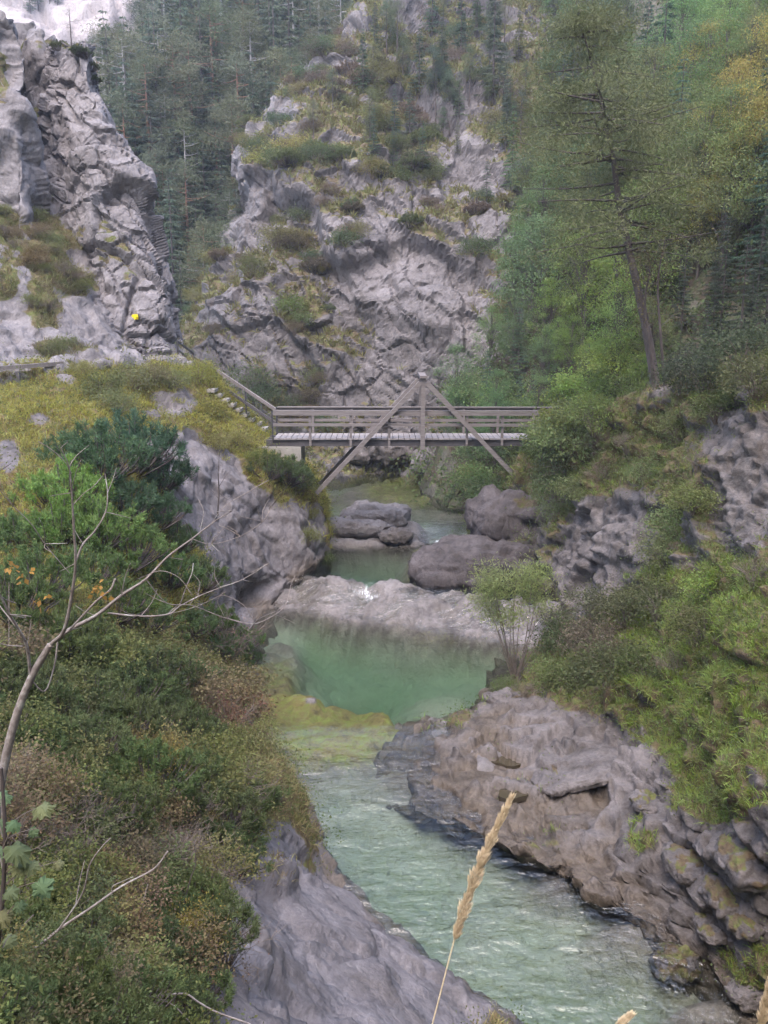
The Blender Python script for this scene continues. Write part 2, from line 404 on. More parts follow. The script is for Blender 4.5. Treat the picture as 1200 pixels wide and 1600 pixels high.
sheet('white_cliff', [
    [(-500, -200, 205), (-200, -180, 200), (60, -180, 196), (330, -150, 200), (600, -120, 220)],
    [(-500, 0, 175), (-200, 0, 170), (60, 0, 166), (330, 30, 170), (600, 60, 190)],
    [(-500, 150, 155), (-200, 150, 152), (60, 150, 150), (330, 180, 152), (600, 200, 170)],
    [(-500, 420, 140), (-200, 420, 140), (60, 420, 138), (330, 440, 138), (600, 450, 150)]],
    170, 200, [('facet', 16, 3.0, (1, 1, 0.5, 0), 0.5), ('facet', 5, 1.3, (1.2, 1, 0.5, 0), 0.6), ('fbm', 2, 0.4)], ROCKW, veg0=-0.4, seed=2, slope=0.1,
    blobs=[(215, 170, 40, 50, 0.9), (160, 90, 40, 30, 0.2)])
sheet('cliff', [
    [(640, -70, 112), (600, -50, 95), (640, -60, 90), (690, -70, 90), (780, -90, 92), (900, -90, 94)],
    [(600, 10, 96), (545, 50, 77), (575, 34, 74), (650, 40, 78), (740, 30, 82), (860, 20, 84)],
    [(540, 100, 90), (487, 115, 73), (540, 115, 69), (620, 130, 69), (720, 130, 71), (860, 130, 73)],
    [(455, 210, 85), (400, 235, 69), (465, 230, 63.5), (570, 230, 62.5), (690, 230, 63), (860, 230, 64)],
    [(430, 310, 80), (382, 320, 65), (440, 325, 60), (550, 320, 58.5), (670, 320, 58), (860, 320, 58)],
    [(380, 430, 76), (334, 440, 62), (410, 440, 57), (530, 440, 55.5), (660, 440, 54.5), (860, 440, 53)],
    [(330, 540, 72), (284, 545, 59), (380, 540, 55), (510, 540, 53.5), (650, 545, 52), (860, 540, 50)],
    [(320, 640, 66), (265, 640, 57), (390, 630, 53), (510, 640, 51.5), (650, 640, 50.5), (860, 640, 47)],
    [(320, 715, 60), (262, 715, 55), (390, 705, 50.5), (520, 715, 50.2), (650, 715, 49.8), (860, 720, 45)],
    [(320, 790, 57), (262, 790, 50), (390, 780, 47), (520, 770, 47.5), (650, 770, 47), (860, 770, 43)]],
    390, 300, [('fbm', 9, 1.3), ('facet', 5, 0.7, (1.2, 1, 0.35, 0), 0.15), ('facet', 2.0, 0.34, (1.3, 1, 0.3, 0), 0.5), ('facet', 0.8, 0.10, (1.3, 1, 0.4, 0), 0.6), ('fbm', 0.35, 0.05)], ROCK,
    veg0=0.50, flank=True, seed=3, smooth=False, slope=0.95, blobs=[
        (560, 90, 25, 30, -0.1), (620, 190, 120, 90, 0.75), (560, 260, 90, 60, 0.62), (720, 200, 45, 60, 0.15), (790, 80, 20, 60, 0.2),
        (740, 290, 70, 60, -0.1), (640, 330, 60, 50, 0.3), (600, 420, 90, 70, -0.35), (460, 470, 40, 50, 0.85), (470, 560, 60, 50, 0.5),
        (390, 330, 45, 60, -0.2), (440, 240, 40, 20, 0.9), (370, 480, 50, 40, 0.0), (660, 530, 80, 70, -0.3), (560, 520, 40, 40, 0.45),
        (430, 160, 30, 40, 0.1), (690, 120, 60, 30, 0.7), (520, 610, 60, 30, 0.2), (350, 560, 60, 40, 0.25), (700, 380, 50, 40, 0.1),
        (620, 700, 80, 40, 0.0), (520, 690, 40, 30, 0.5), (800, 150, 50, 80, 0.6)])

# ---- the pinnacle and slabs left
sheet('rock_pinnacle', [
    [(80, 100, 52), (92, 80, 46.5), (105, 66, 45), (122, 60, 44.6), (134, 66, 45), (120, 80, 52)],
    [(70, 130, 50), (80, 135, 45.5), (98, 125, 44), (120, 120, 43.4), (146, 128, 44), (132, 130, 51)],
    [(66, 200, 50), (74, 200, 44.6), (100, 195, 43), (135, 190, 42.2), (178, 195, 43), (164, 200, 50)],
    [(56, 280, 49), (64, 280, 43.6), (100, 275, 42), (150, 270, 41.2), (226, 270, 42.4), (212, 280, 49)],
    [(40, 340, 48), (55, 345, 42.6), (110, 340, 41), (170, 330, 40.3), (230, 335, 41.6), (216, 340, 48)],
    [(20, 420, 46), (60, 420, 41), (120, 415, 39.6), (190, 400, 39.2), (250, 400, 40.6), (236, 400, 47)],
    [(20, 500, 44), (60, 500, 39), (120, 495, 38), (200, 480, 38), (268, 480, 39.4), (254, 480, 46)],
    [(20, 575, 42), (60, 575, 37), (120, 570, 36.4), (200, 570, 36.8), (280, 562, 38.6), (266, 560, 45)],
    [(20, 640, 42), (60, 640, 37), (120, 640, 36.0), (200, 640, 36.4), (284, 640, 38.3), (270, 640, 45)]],
    270, 200, [('fbm', 5, 0.5), ('facet', 3.2, 0.4, (1.2, 1, 0.5, 0), 0.7), ('facet', 1.2, 0.17, (1.2, 1, 0.5, 0), 1.0), ('facet', 0.5, 0.05, (1, 1, 0.7, 0), 0.9), ('fbm', 0.3, 0.03)], ROCKP, veg0=-0.1, smooth=False, flank=True, seed=4, slope=0.45, vscale=1.3,
    blobs=[(150, 370, 45, 22, 0.5), (190, 410, 40, 20, 0.4), (110, 70, 22, 9, 0.7), (200, 440, 30, 25, 0.1), (60, 520, 60, 40, 0.3)])
tag(SHEETS['rock_pinnacle']['o'], 'tall pale grey limestone pinnacle rising above the footpath', 'rock', kind='structure')
sheet('rock_slab', [
    [(-140, 60, 48), (-110, 30, 43.5), (-60, 10, 42), (-10, 12, 41.5), (14, 24, 42), (6, 40, 49)],
    [(-150, 110, 47), (-120, 100, 42.7), (-60, 90, 41.2), (0, 90, 40.6), (30, 100, 41.2), (22, 110, 49)],
    [(-160, 200, 46), (-130, 200, 41.5), (-60, 190, 40), (0, 190, 39.7), (40, 195, 40.4), (32, 200, 48)],
    [(-160, 290, 45), (-130, 290, 40), (-60, 280, 38.8), (0, 280, 38.6), (46, 285, 39.4), (38, 290, 47)],
    [(-160, 380, 44), (-130, 380, 38.6), (-60, 380, 37.5), (0, 380, 37.4), (50, 380, 38.4), (42, 380, 46)]],
    200, 150, [('fbm', 4, 0.4), ('facet', 2.6, 0.4, (1.3, 1, 0.5), 0.5), ('facet', 1.0, 0.14, (1.2, 1, 0.7), 0.6), ('fbm', 0.5, 0.07)], ROCKP, veg0=-0.25, flank=True, seed=5, slope=0.3, kind='structure', obj_name='rock_slab',
    blobs=[(5, 130, 14, 60, 0.7), (10, 230, 18, 40, 0.3)])
sheet('rock_tower', [
    [(14, 60, 54), (24, 44, 49), (34, 28, 47.6), (50, 40, 47.2), (70, 58, 47.6), (64, 70, 54)],
    [(14, 100, 54), (26, 95, 48.5), (44, 85, 47), (66, 85, 46.6), (94, 92, 47), (88, 100, 53)],
    [(14, 170, 53), (26, 170, 47.5), (44, 165, 46.4), (70, 165, 46.2), (100, 165, 46.5), (94, 165, 52)],
    [(10, 260, 52), (24, 260, 46.5), (44, 255, 45.6), (70, 255, 45.5), (100, 250, 46), (94, 255, 51)],
    [(10, 340, 50), (24, 340, 45.5), (44, 340, 44.6), (70, 340, 44.5), (100, 340, 45), (94, 340, 50)]],
    160, 110, [('fbm', 4, 0.4), ('facet', 2.2, 0.35, (1, 1, 0.6)), ('facet', 1.0, 0.14), ('fbm', 0.5, 0.07)], ROCKP, veg0=-0.1, flank=True, seed=6, slope=0.3, kind='structure', obj_name='rock_slab',
    blobs=[(48, 220, 30, 60, 0.7), (70, 70, 30, 10, 0.6), (30, 60, 10, 40, 0.6)])
sheet('scree_slope', [
    [(-420, 200, 38), (-250, 230, 38.5), (-100, 260, 39.5), (10, 275, 41), (80, 290, 43), (150, 330, 45), (230, 380, 47)],
    [(-420, 330, 33), (-250, 340, 34.5), (-100, 350, 36), (20, 360, 38), (110, 380, 40.5), (180, 420, 42.5), (240, 450, 45)],
    [(-420, 450, 28.5), (-250, 450, 31), (-100, 455, 33), (40, 460, 35.2), (130, 470, 37.2), (200, 490, 39.5), (250, 510, 43)],
    [(-420, 560, 25), (-250, 550, 28), (-100, 552, 30.6), (40, 550, 32.6), (130, 548, 34.6), (220, 552, 37.3), (290, 552, 40.5)],
    [(-420, 615, 23.2), (-250, 600, 26.4), (-100, 590, 28.4), (10, 583, 30), (110, 577, 31.8), (210, 572, 34.8), (300, 568, 38.5)],
    [(-420, 690, 23), (-250, 680, 26), (-100, 670, 28.4), (10, 660, 30), (110, 655, 32), (210, 650, 35), (300, 640, 38.5)]],
    190, 200, [('fbm', 3.5, 0.35), ('facet', 1.6, 0.2), ('facet', 0.6, 0.06), ('fbm', 0.5, 0.05)], ROCKP, veg0=0.46, seed=7, slope=0.25, vnoise_amp=0.6, vscale=1.1,
    blobs=[(60, 540, 60, 24, -0.6), (30, 480, 30, 60, -0.3), (80, 460, 30, 60, 0.75), (20, 400, 30, 60, 0.1), (85, 540, 30, 16, 0.9), (130, 545, 20, 18, 0.9),
           (150, 500, 40, 40, -0.5), (20, 330, 60, 30, 0.7), (90, 360, 50, 30, 0.65), (180, 560, 80, 10, 0.0), (60, 400, 20, 40, 0.8), (10, 440, 16, 30, 0.8)])

# ---- left hillside from the viewer's feet to the knoll at the bridge
sheet('left_bank', [
    [(-420, 640, 24.5), (-100, 586, 29.4), (0, 577, 30.6), (100, 572, 32), (200, 565, 35), (280, 558, 38.2), (326, 566, 39.5), (328, 580, 46)],
    [(-420, 680, 21.5), (-100, 625, 26.5), (0, 612, 28.2), (100, 605, 29.6), (210, 600, 32.8), (290, 595, 36), (345, 608, 38), (347, 620, 45)],
    [(-420, 740, 19), (-100, 690, 23), (0, 660, 25.6), (120, 650, 27.5), (230, 650, 30.8), (330, 645, 34), (408, 668, 36.6), (410, 680, 44)],
    [(-420, 820, 16.5), (-100, 760, 20), (0, 740, 22.2), (130, 740, 24), (260, 728, 28), (380, 720, 31.8), (474, 725, 35.4), (476, 735, 43)],
    [(-420, 920, 14), (-100, 860, 17), (0, 830, 19.2), (150, 828, 21.4), (285, 815, 27), (400, 805, 30.6), (506, 800, 34.4), (508, 810, 42)],
    [(-420, 1030, 11.6), (-100, 950, 14.4), (0, 920, 16.6), (160, 920, 18.4), (300, 900, 25), (410, 890, 30.2), (512, 880, 32.8), (514, 890, 39)],
    [(-420, 1160, 9), (-100, 1040, 11.8), (0, 1010, 13.6), (150, 1010, 15.4), (280, 990, 20.5), (365, 950, 28.2), (420, 950, 29.8), (560, 970, 34)],
    [(-420, 1300, 6.8), (-100, 1140, 9.4), (0, 1110, 11), (130, 1110, 12.5), (260, 1100, 15.2), (345, 1050, 21.5), (400, 1030, 26.2), (480, 1060, 29)],
    [(-420, 1480, 5), (-100, 1250, 7), (0, 1220, 8.2), (120, 1220, 9.4), (250, 1200, 11.6), (350, 1150, 16.4), (415, 1120, 21.6), (500, 1170, 25)],
    [(-420, 1700, 3.6), (-100, 1380, 4.8), (0, 1340, 5.8), (120, 1330, 7.2), (250, 1290, 9.8), (370, 1240, 13.4), (446, 1225, 17.6), (480, 1260, 20)],
    [(-420, 2000, 2.6), (-100, 1560, 3.2), (0, 1480, 4.1), (120, 1460, 5.3), (260, 1400, 8.2), (390, 1350, 11.6), (492, 1352, 15.6), (540, 1400, 16.8)],
    [(-420, 2500, 1.8), (-100, 1800, 2.2), (0, 1680, 2.9), (130, 1600, 4.0), (280, 1520, 6.6), (440, 1450, 10.2), (592, 1440, 14.2), (650, 1500, 14.6)],
    [(-420, 3300, 1.2), (-100, 2200, 1.5), (0, 2000, 2.0), (150, 1800, 2.9), (300, 1660, 5.2), (500, 1560, 9), (690, 1520, 13.1), (760, 1580, 13.2)],
    [(-4, .9, -1.3, 0), (-2, .9, -1.5, 0), (-1, .9, -1.65, 0), (-.3, 1.2, -1.9, 0), (.3, 2.6, -3.6, 0), (1.0, 7, -8.2, 0), (800, 1605, 12), (860, 1660, 12)],
    [(-4, -1, -1, 0), (-2, -1, -1.4, 0), (-.8, -.6, -1.6, 0), (0, .3, -1.65, 0), (.8, 1.5, -3, 0), (2, 6, -8.5, 0), (3.2, 9.5, -11.4, 0), (3.6, 10, -12, 0)],
    [(-4, -4, -.5, 0), (-2, -4, -1, 0), (0, -3, -1.5, 0), (1, -1.5, -1.9, 0), (2, 0, -3.2, 0), (3.5, 5, -8.8, 0), (4.5, 8.5, -11.6, 0), (5, 9, -12.2, 0)]],
    400, 330, [('fbm', 5, 0.35), ('facet', 2.6, 0.16), ('facet', 0.9, 0.10, (1, 1, 0.6, 0), 0.8), ('fbm', 0.6, 0.05), ('fbm', 0.2, 0.03)], ROCKL, veg0=0.95, seed=8, slope=0.2, vscale=1.3, wetz=True,
    blobs=[(270, 630, 40, 26, 0.15), (240, 650, 14, 8, 0.1), (290, 715, 45, 30, -0.2), (330, 770, 60, 50, -0.5), (400, 830, 70, 70, -0.6), (460, 880, 60, 30, -0.6),
           (480, 800, 26, 60, 0.6), (450, 790, 20, 70, 0.2), (380, 940, 50, 40, -0.6), (10, 710, 24, 26, -0.1), (60, 655, 16, 8, -0.2), (100, 600, 20, 20, 0.1),
           (480, 1480, 130, 100, -0.7), (640, 1540, 120, 60, -0.8), (400, 1400, 70, 60, -0.1), (430, 1330, 50, 60, 0.2), (560, 1600, 150, 60, -0.8), (440, 740, 50, 30, 0.8)])
# ---- right bank
sheet('right_bank', [
    [(700, 775, 44), (770, 770, 40), (860, 735, 38.5), (950, 690, 36.5), (1040, 645, 34), (1200, 600, 30), (1500, 500, 27), (1900, 400, 25)],
    [(735, 760, 38.5), (800, 738, 35), (866, 688, 33), (950, 640, 30), (1040, 603, 27.6), (1200, 556, 23.6), (1500, 470, 20), (1900, 350, 17)],
    [(735, 850, 35), (800, 800, 33.6), (872, 755, 31.5), (960, 725, 28.4), (1055, 695, 25.4), (1200, 655, 21.4), (1500, 590, 17.4), (1900, 500, 14)],
    [(745, 910, 32), (810, 870, 32), (872, 835, 30), (960, 820, 26.8), (1060, 800, 23.6), (1200, 775, 19.6), (1500, 740, 15.4), (1900, 700, 12)],
    [(780, 985, 28.8), (845, 950, 29.4), (885, 935, 27.8), (970, 925, 24.8), (1070, 905, 21.8), (1200, 885, 18.0), (1500, 870, 13.8), (1900, 850, 10.6)],
    [(740, 1110, 23.2), (815, 1060, 23.2), (880, 1050, 21.8), (980, 1040, 20.2), (1080, 1020, 18.3), (1200, 1000, 15.6), (1500, 1000, 12), (1900, 1000, 9.4)],
    [(600, 1165, 20.6), (690, 1143, 20.4), (790, 1138, 20.0), (900, 1130, 19.5), (1010, 1120, 18.3), (1200, 1105, 14.6), (1500, 1110, 11), (1900, 1110, 8.6)],
    [(575, 1230, 19.2), (690, 1220, 18.25), (800, 1220, 18.0), (920, 1215, 17.6), (1040, 1215, 16.3), (1200, 1205, 13.6), (1500, 1200, 10.2), (1900, 1200, 8)],
    [(640, 1275, 17.8), (730, 1280, 16.85), (850, 1290, 16.45), (940, 1300, 16.0), (1050, 1300, 15.1), (1200, 1290, 13.0), (1500, 1290, 9.8), (1900, 1290, 7.6)],
    [(800, 1330, 16.6), (890, 1370, 15.1), (970, 1385, 14.7), (1040, 1390, 14.2), (1110, 1390, 13.5), (1200, 1380, 12.4), (1500, 1380, 9.8), (1900, 1390, 7.4)],
    [(900, 1420, 15.4), (1010, 1460, 14.1), (1090, 1480, 13.4), (1140, 1485, 13.1), (1200, 1485, 12.6), (1280, 1480, 12), (1500, 1480, 10), (1900, 1490, 7.6)],
    [(1000, 1560, 13.8), (1090, 1560, 13.1), (1160, 1570, 12.6), (1230, 1570, 12.2), (1300, 1570, 11.6), (1400, 1570, 10.8), (1560, 1570, 9.8), (1900, 1580, 8)],
    [(1100, 1700, 12.2), (1200, 1700, 11.6), (1260, 1700, 11.2), (1320, 1700, 10.9), (1400, 1700, 10.5), (1500, 1700, 10), (1640, 1700, 9.4), (1950, 1700, 8)]],
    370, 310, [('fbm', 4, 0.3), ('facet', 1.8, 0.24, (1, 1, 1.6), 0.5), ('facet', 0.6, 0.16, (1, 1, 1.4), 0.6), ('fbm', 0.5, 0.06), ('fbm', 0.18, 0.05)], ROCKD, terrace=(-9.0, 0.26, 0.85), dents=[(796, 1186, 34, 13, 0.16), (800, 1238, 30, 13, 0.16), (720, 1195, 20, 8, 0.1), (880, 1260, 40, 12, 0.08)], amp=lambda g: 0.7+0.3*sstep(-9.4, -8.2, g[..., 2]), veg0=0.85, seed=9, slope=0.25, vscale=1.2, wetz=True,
    blobs=[(930, 850, 60, 60, -0.25), (990, 800, 30, 50, 0.1), (1150, 760, 70, 90, -0.2), (1180, 690, 50, 40, 0.0), (880, 920, 40, 40, -0.2), (1060, 790, 50, 60, 0.85), (980, 720, 90, 40, 1.0),
           (820, 820, 50, 50, 0.35), (850, 1190, 150, 60, 0.02), (700, 1200, 100, 60, 0.05), (830, 1120, 60, 30, -0.2), (950, 1230, 80, 60, 0.0), (1010, 1330, 90, 60, -0.2),
           (1120, 1400, 100, 80, -0.3), (920, 1350, 60, 30, -0.3), (1130, 1080, 90, 90, 1.1), (1000, 1310, 26, 24, 0.9), (1150, 1230, 60, 30, 0.9), (950, 1080, 60, 40, 0.8), (1170, 1310, 60, 26, 0.1)])
sheet('right_hillside', [
    [(640, 800, 47), (720, 800, 41), (860, 760, 39), (1000, 720, 36), (1200, 660, 32), (1500, 580, 28), (1900, 500, 25)],
    [(680, 700, 49), (750, 665, 44), (880, 640, 40.5), (1000, 605, 36.8), (1200, 560, 32), (1500, 470, 28.5), (1900, 380, 25)],
    [(790, 560, 54), (790, 530, 47), (900, 510, 43.6), (1020, 495, 39.6), (1200, 465, 35), (1500, 390, 31.5), (1900, 300, 28)],
    [(832, 400, 60), (822, 380, 51), (920, 365, 47.6), (1040, 350, 44), (1200, 335, 39), (1500, 275, 36), (1900, 200, 33)],
    [(860, 240, 68), (848, 230, 58), (940, 215, 54.6), (1050, 200, 51), (1200, 185, 47), (1500, 130, 43), (1900, 60, 40)],
    [(890, 90, 78), (875, 80, 68), (960, 70, 64.6), (1060, 60, 61), (1200, 45, 57), (1500, 0, 53), (1900, -60, 50)],
    [(830, -90, 88), (900, -100, 81), (980, -110, 77), (1080, -120, 73), (1200, -130, 69), (1500, -160, 63), (1900, -200, 60)],
    [(830, -190, 100), (900, -200, 92), (980, -210, 88), (1080, -220, 84), (1200, -240, 80), (1500, -260, 74), (1900, -280, 70)]],
    200, 170, [('fbm', 7, 0.9), ('facet', 3.0, 0.4), ('fbm', 1.2, 0.2)], ROCKF, veg0=0.8, seed=10,
    blobs=[(1000, 30, 30, 30, -0.8)])

# ---- unseen rest of the gorge around the viewer, added to block sky light
az = np.radians([-45, -70, -100, -130, -160, -190, -220, -250, -280, -308])
r0 = np.array([15, 9, 7, 9, 14, 22, 24, 25, 26, 30.0]); z0 = np.array([1, -0.5, -1.3, -3, -6, -9, -8, -5, -2, 0.0])
sheet('unseen_gorge_side', [[(math.sin(a)*(r+dr), math.cos(a)*(r+dr), z+dz, 0) for a, r, z in zip(az, r0, z0)] for dr, dz in ((78, 110), (52, 66), (26, 32), (10, 11), (0, -1))],
      70, 150, [('fbm', 10, 1.5), ('fbm', 3, 0.4)], ROCKF, veg0=0.7, seed=12, obj_name='hillside')

# ---- riverbed
def bed():
    xs = np.arange(-9, 14.01, 0.14); ys = np.arange(9.5, 58, 0.17)
    X, Y = np.meshgrid(xs, ys)
    Z0 = water_z(X, Y); p = np.stack([X, Y, Z0], -1); u, v = UV(p)
    d = np.full(X.shape, 0.75)
    for (bu, bv, ru, rv, val) in [(610, 1040, 150, 80, 1.7), (540, 990, 110, 26, 1.5), (700, 1070, 70, 50, 1.0), (420, 1060, 55, 55, 0.2), (440, 1000, 30, 30, 0.5), (515, 1110, 75, 30, 0.2), (460, 1130, 70, 40, 0.24),
                                  (580, 1110, 40, 22, 0.28), (470, 1090, 30, 12, 0.2), (560, 1150, 60, 26, 0.4), (700, 985, 60, 9, 0.35), (570, 870, 60, 40, 1.3), (660, 880, 30, 40, 0.12), (640, 760, 90, 30, 0.16), (600, 733, 50, 7, -0.3),
                                  (700, 800, 40, 22, 0.25), (690, 825, 40, 14, 0.7), (560, 770, 50, 16, 0.3),
                                  (560, 1230, 130, 40, 1.0), (620, 1380, 130, 110, 1.5), (800, 1400, 100, 50, 1.0), (1010, 1450, 110, 45, 0.06), (900, 1350, 70, 30, 0.1),
                                  (1100, 1560, 80, 40, 0.1), (880, 1510, 150, 70, 1.3), (740, 1180, 140, 40, 0.05), (690, 1130, 60, 20, 0.2)]:
        m = np.clip(np.exp(-((u-bu)/ru)**2-((v-bv)/rv)**2)*1.4, 0, 1); d = d*(1-m)+val*m
    s = Y + 0.42*X
    sill = sstep(27.7, 28.3, s+0.3*fbm(p, 1.5, 3, 4))*sstep(31.2, 30.4, s+0.3*fbm(p, 1.5, 3, 5))
    wave = fbm(p*np.array([1, 1, 0]), 1.1, 4, 31)
    d = d*(1-sill) + sill*(-0.015 - 0.10*wave - 0.06*fbm(p*np.array([1, 1, 0]), 0.45, 3, 33))
    s2 = sstep(35.2, 35.9, Y)*sstep(38.4, 37.4, Y)*sstep(2.3, 1.2, X)
    d = d*(1-s2) + s2*(-0.2-0.2*wave)
    Z = Z0 - d + (0.10*fbm(p, 1.4, 5, 41) + 0.05*fbm(p, 0.35, 3, 42))*(1-0.75*sill)
    fa, gap = facet(p, 1.6, 44); fb, g3 = facet(p, 0.6, 47); Z = Z + 0.10*fa*(1-0.6*sill) + (0.08+0.06*sill)*fb - 0.07*sill*(1-sstep(0, .1, g3))
    G = np.stack([X, Y, Z], -1)
    nr, nc = X.shape; idx = np.arange(nr*nc).reshape(nr, nc)
    f = np.stack([idx[:-1, :-1], idx[:-1, 1:], idx[1:, 1:], idx[1:, :-1]], -1).reshape(-1, 4)
    above = sstep(-0.06, 0.06, Z-Z0)
    alg = np.zeros(X.shape)
    for (bu, bv, ru, rv, val) in [(510, 1115, 130, 60, .9), (430, 1050, 60, 60, .55), (650, 760, 110, 30, .6), (660, 880, 40, 40, .5), (700, 985, 90, 12, .4), (1040, 1470, 140, 50, .35), (700, 1110, 60, 30, .5)]:
        alg = np.maximum(alg, val*np.clip(1.4*np.exp(-((u-bu)/ru)**2-((v-bv)/rv)**2), 0, 1))
    alg = alg*(1-above); silt = sstep(0.3, 0.8, Z0-Z)*(1-0.8*alg)*(1-0.2*sstep(20.5, 18.5, Y))
    me = np_mesh('riverbed', G.reshape(-1, 3), [f], True, {'veg': alg, 'wet': 0.5*(1-above)*(1-silt), 'silt': silt*0.85})
    o = link('riverbed', me, ROCKB); o['kind'] = 'structure'
    SHEETS['riverbed'] = dict(G=G, o=o, bvh=BVHTree.FromPolygons([tuple(q) for q in G.reshape(-1, 3)], f.tolist()), bedz=Z, Z0=Z0)
    return X, Y, Z, Z0
bX, bY, bZ, bZ0 = bed()

# ---- water body
def water():
    xs = np.arange(-8.8, 13.8, 0.13); ys = np.arange(9.8, 57.5, 0.16)
    X, Y = np.meshgrid(xs, ys); Z = water_z(X, Y)
    s = Y + 0.42*X
    p = np.stack([X, Y, 0*X], -1)
    rip = sstep(20.8, 18.6, Y) + 0.9*sstep(27.6, 28.4, s)*sstep(31.5, 30.4, s) + 0.9*sstep(35.0, 36.0, Y)*sstep(38.6, 37.6, Y) + 0.10
    rip = np.clip(rip, 0, 1)
    q = p.copy(); a = 0.45; q = np.stack([(X*math.cos(a)+Y*math.sin(a))*1.0, (-X*math.sin(a)+Y*math.cos(a))*2.2, 0*X], -1)
    Z = Z + rip*(0.030*fbm(q, 0.9, 3, 51) + 0.012*fbm(q, 0.35, 3, 52))
    f1 = sstep(27.9, 28.6, s)*sstep(30.9, 30.0, s) + sstep(35.7, 36.1, Y)*sstep(37.6, 36.9, Y)
    foam = np.clip(f1, 0, 1)*0.3*sstep(0.0, 0.6, fbm(np.stack([X*3.2, Y*0.9, 0*X], -1), 0.6, 4, 55))
    u, v = UV(np.stack([X, Y, Z], -1))
    for (bu, bv, ru, rv, val) in [(692, 848, 18, 5, 0.85), (470, 1090, 34, 7, 0.3), (475, 1122, 24, 4, 0.25), (560, 925, 20, 14, 0.5), (585, 935, 14, 10, 0.4), (800, 990, 60, 14, 0.15), (835, 1005, 26, 14, 0.4)]:
        foam = np.clip(foam + val*np.exp(-((u-bu)/ru)**2-((v-bv)/rv)**2), 0, 1)
    nr, nc = X.shape; idx = np.arange(nr*nc).reshape(nr, nc)
    top = np.stack([X, Y, Z], -1).reshape(-1, 3)
    f = np.stack([idx[:-1, :-1], idx[:-1, 1:], idx[1:, 1:], idx[1:, :-1]], -1).reshape(-1, 4)
    ring = np.concatenate([idx[0], idx[1:, -1], idx[-1, -2::-1], idx[-2:0:-1, 0]])
    low = top[ring].copy(); low[:, 2] = -14.5; n0 = len(top); m = len(ring)
    cen = np.array([[2.5, 33.0, -14.5]])
    k = np.arange(m); k2 = (k+1) % m
    side = np.stack([ring[k2], ring[k], n0+k, n0+k2], -1)
    bot = np.stack([n0+k2, n0+k, np.full(m, n0+m)], -1)
    z1 = np.zeros(m+1)
    me = np_mesh('water', np.vstack([top, low, cen]), [f, side, bot], True,
                 {'rip': np.concatenate([rip.ravel(), z1]), 'foam': np.concatenate([foam.ravel(), z1])})
    mt, nt, b = mat('river_water')
    out = nt.nodes['Material Output']
    pos = N(nt, 'NewGeometry').outputs['Position']
    mp = N(nt, 'Mapping'); mp.inputs['Rotation'].default_value = (0, 0, -0.55); mp.inputs['Scale'].default_value = (1, 2.4, 1); nt.links.new(pos, mp.inputs['Vector'])
    w1 = noise(nt, mp.outputs[0], 1.5, 4, 0.55); w2 = noise(nt, pos, 9.0, 3, 0.5)
    bp = N(nt, 'Bump'); bp.inputs['Distance'].default_value = 0.15
    rp = attr(nt, 'rip')
    nt.links.new(math_(nt, 'ADD', w1, math_(nt, 'MULTIPLY', w2, 0.18)), bp.inputs['Height'])
    nt.links.new(math_(nt, 'MULTIPLY_ADD', rp, 1.0, 0.02), bp.inputs['Strength'])
    fr = N(nt, 'Fresnel'); fr.inputs['IOR'].default_value = 1.62; nt.links.new(bp.outputs[0], fr.inputs['Normal'])
    tr = N(nt, 'BsdfTransparent'); tr.inputs[0].default_value = (1, 1, 1, 1)
    gl = N(nt, 'BsdfGlossy'); gl.inputs['Roughness'].default_value = 0.03; nt.links.new(bp.outputs[0], gl.inputs['Normal'])
    m1 = N(nt, 'MixShader'); nt.links.new(fr.outputs[0], m1.inputs[0]); nt.links.new(tr.outputs[0], m1.inputs[1]); nt.links.new(gl.outputs[0], m1.inputs[2])
    fd = N(nt, 'BsdfDiffuse'); fd.inputs[0].default_value = (0.8, 0.82, 0.84, 1)
    m2 = N(nt, 'MixShader'); mf = N(nt, 'Mapping'); mf.inputs['Scale'].default_value = (7, 1.3, 1); nt.links.new(pos, mf.inputs['Vector']); fn = noise(nt, mf.outputs[0], 2.2, 5, 0.75)
    nt.links.new(math_(nt, 'MULTIPLY_ADD', math_(nt, 'ADD', attr(nt, 'foam'), math_(nt, 'MULTIPLY_ADD', fn, 1.6, -0.8)), 2.2, -1.0, clamp=True), m2.inputs[0])
    nt.links.new(m1.outputs[0], m2.inputs[1]); nt.links.new(fd.outputs[0], m2.inputs[2])
    nt.links.new(m2.outputs[0], out.inputs['Surface'])
    va = N(nt, 'VolumeAbsorption'); va.inputs['Color'].default_value = (0.42, 0.66, 0.50, 1); va.inputs['Density'].default_value = 0.46
    nt.links.new(va.outputs[0], out.inputs['Volume'])
    o = link('river_water', me, mt); o['kind'] = 'structure'
water()

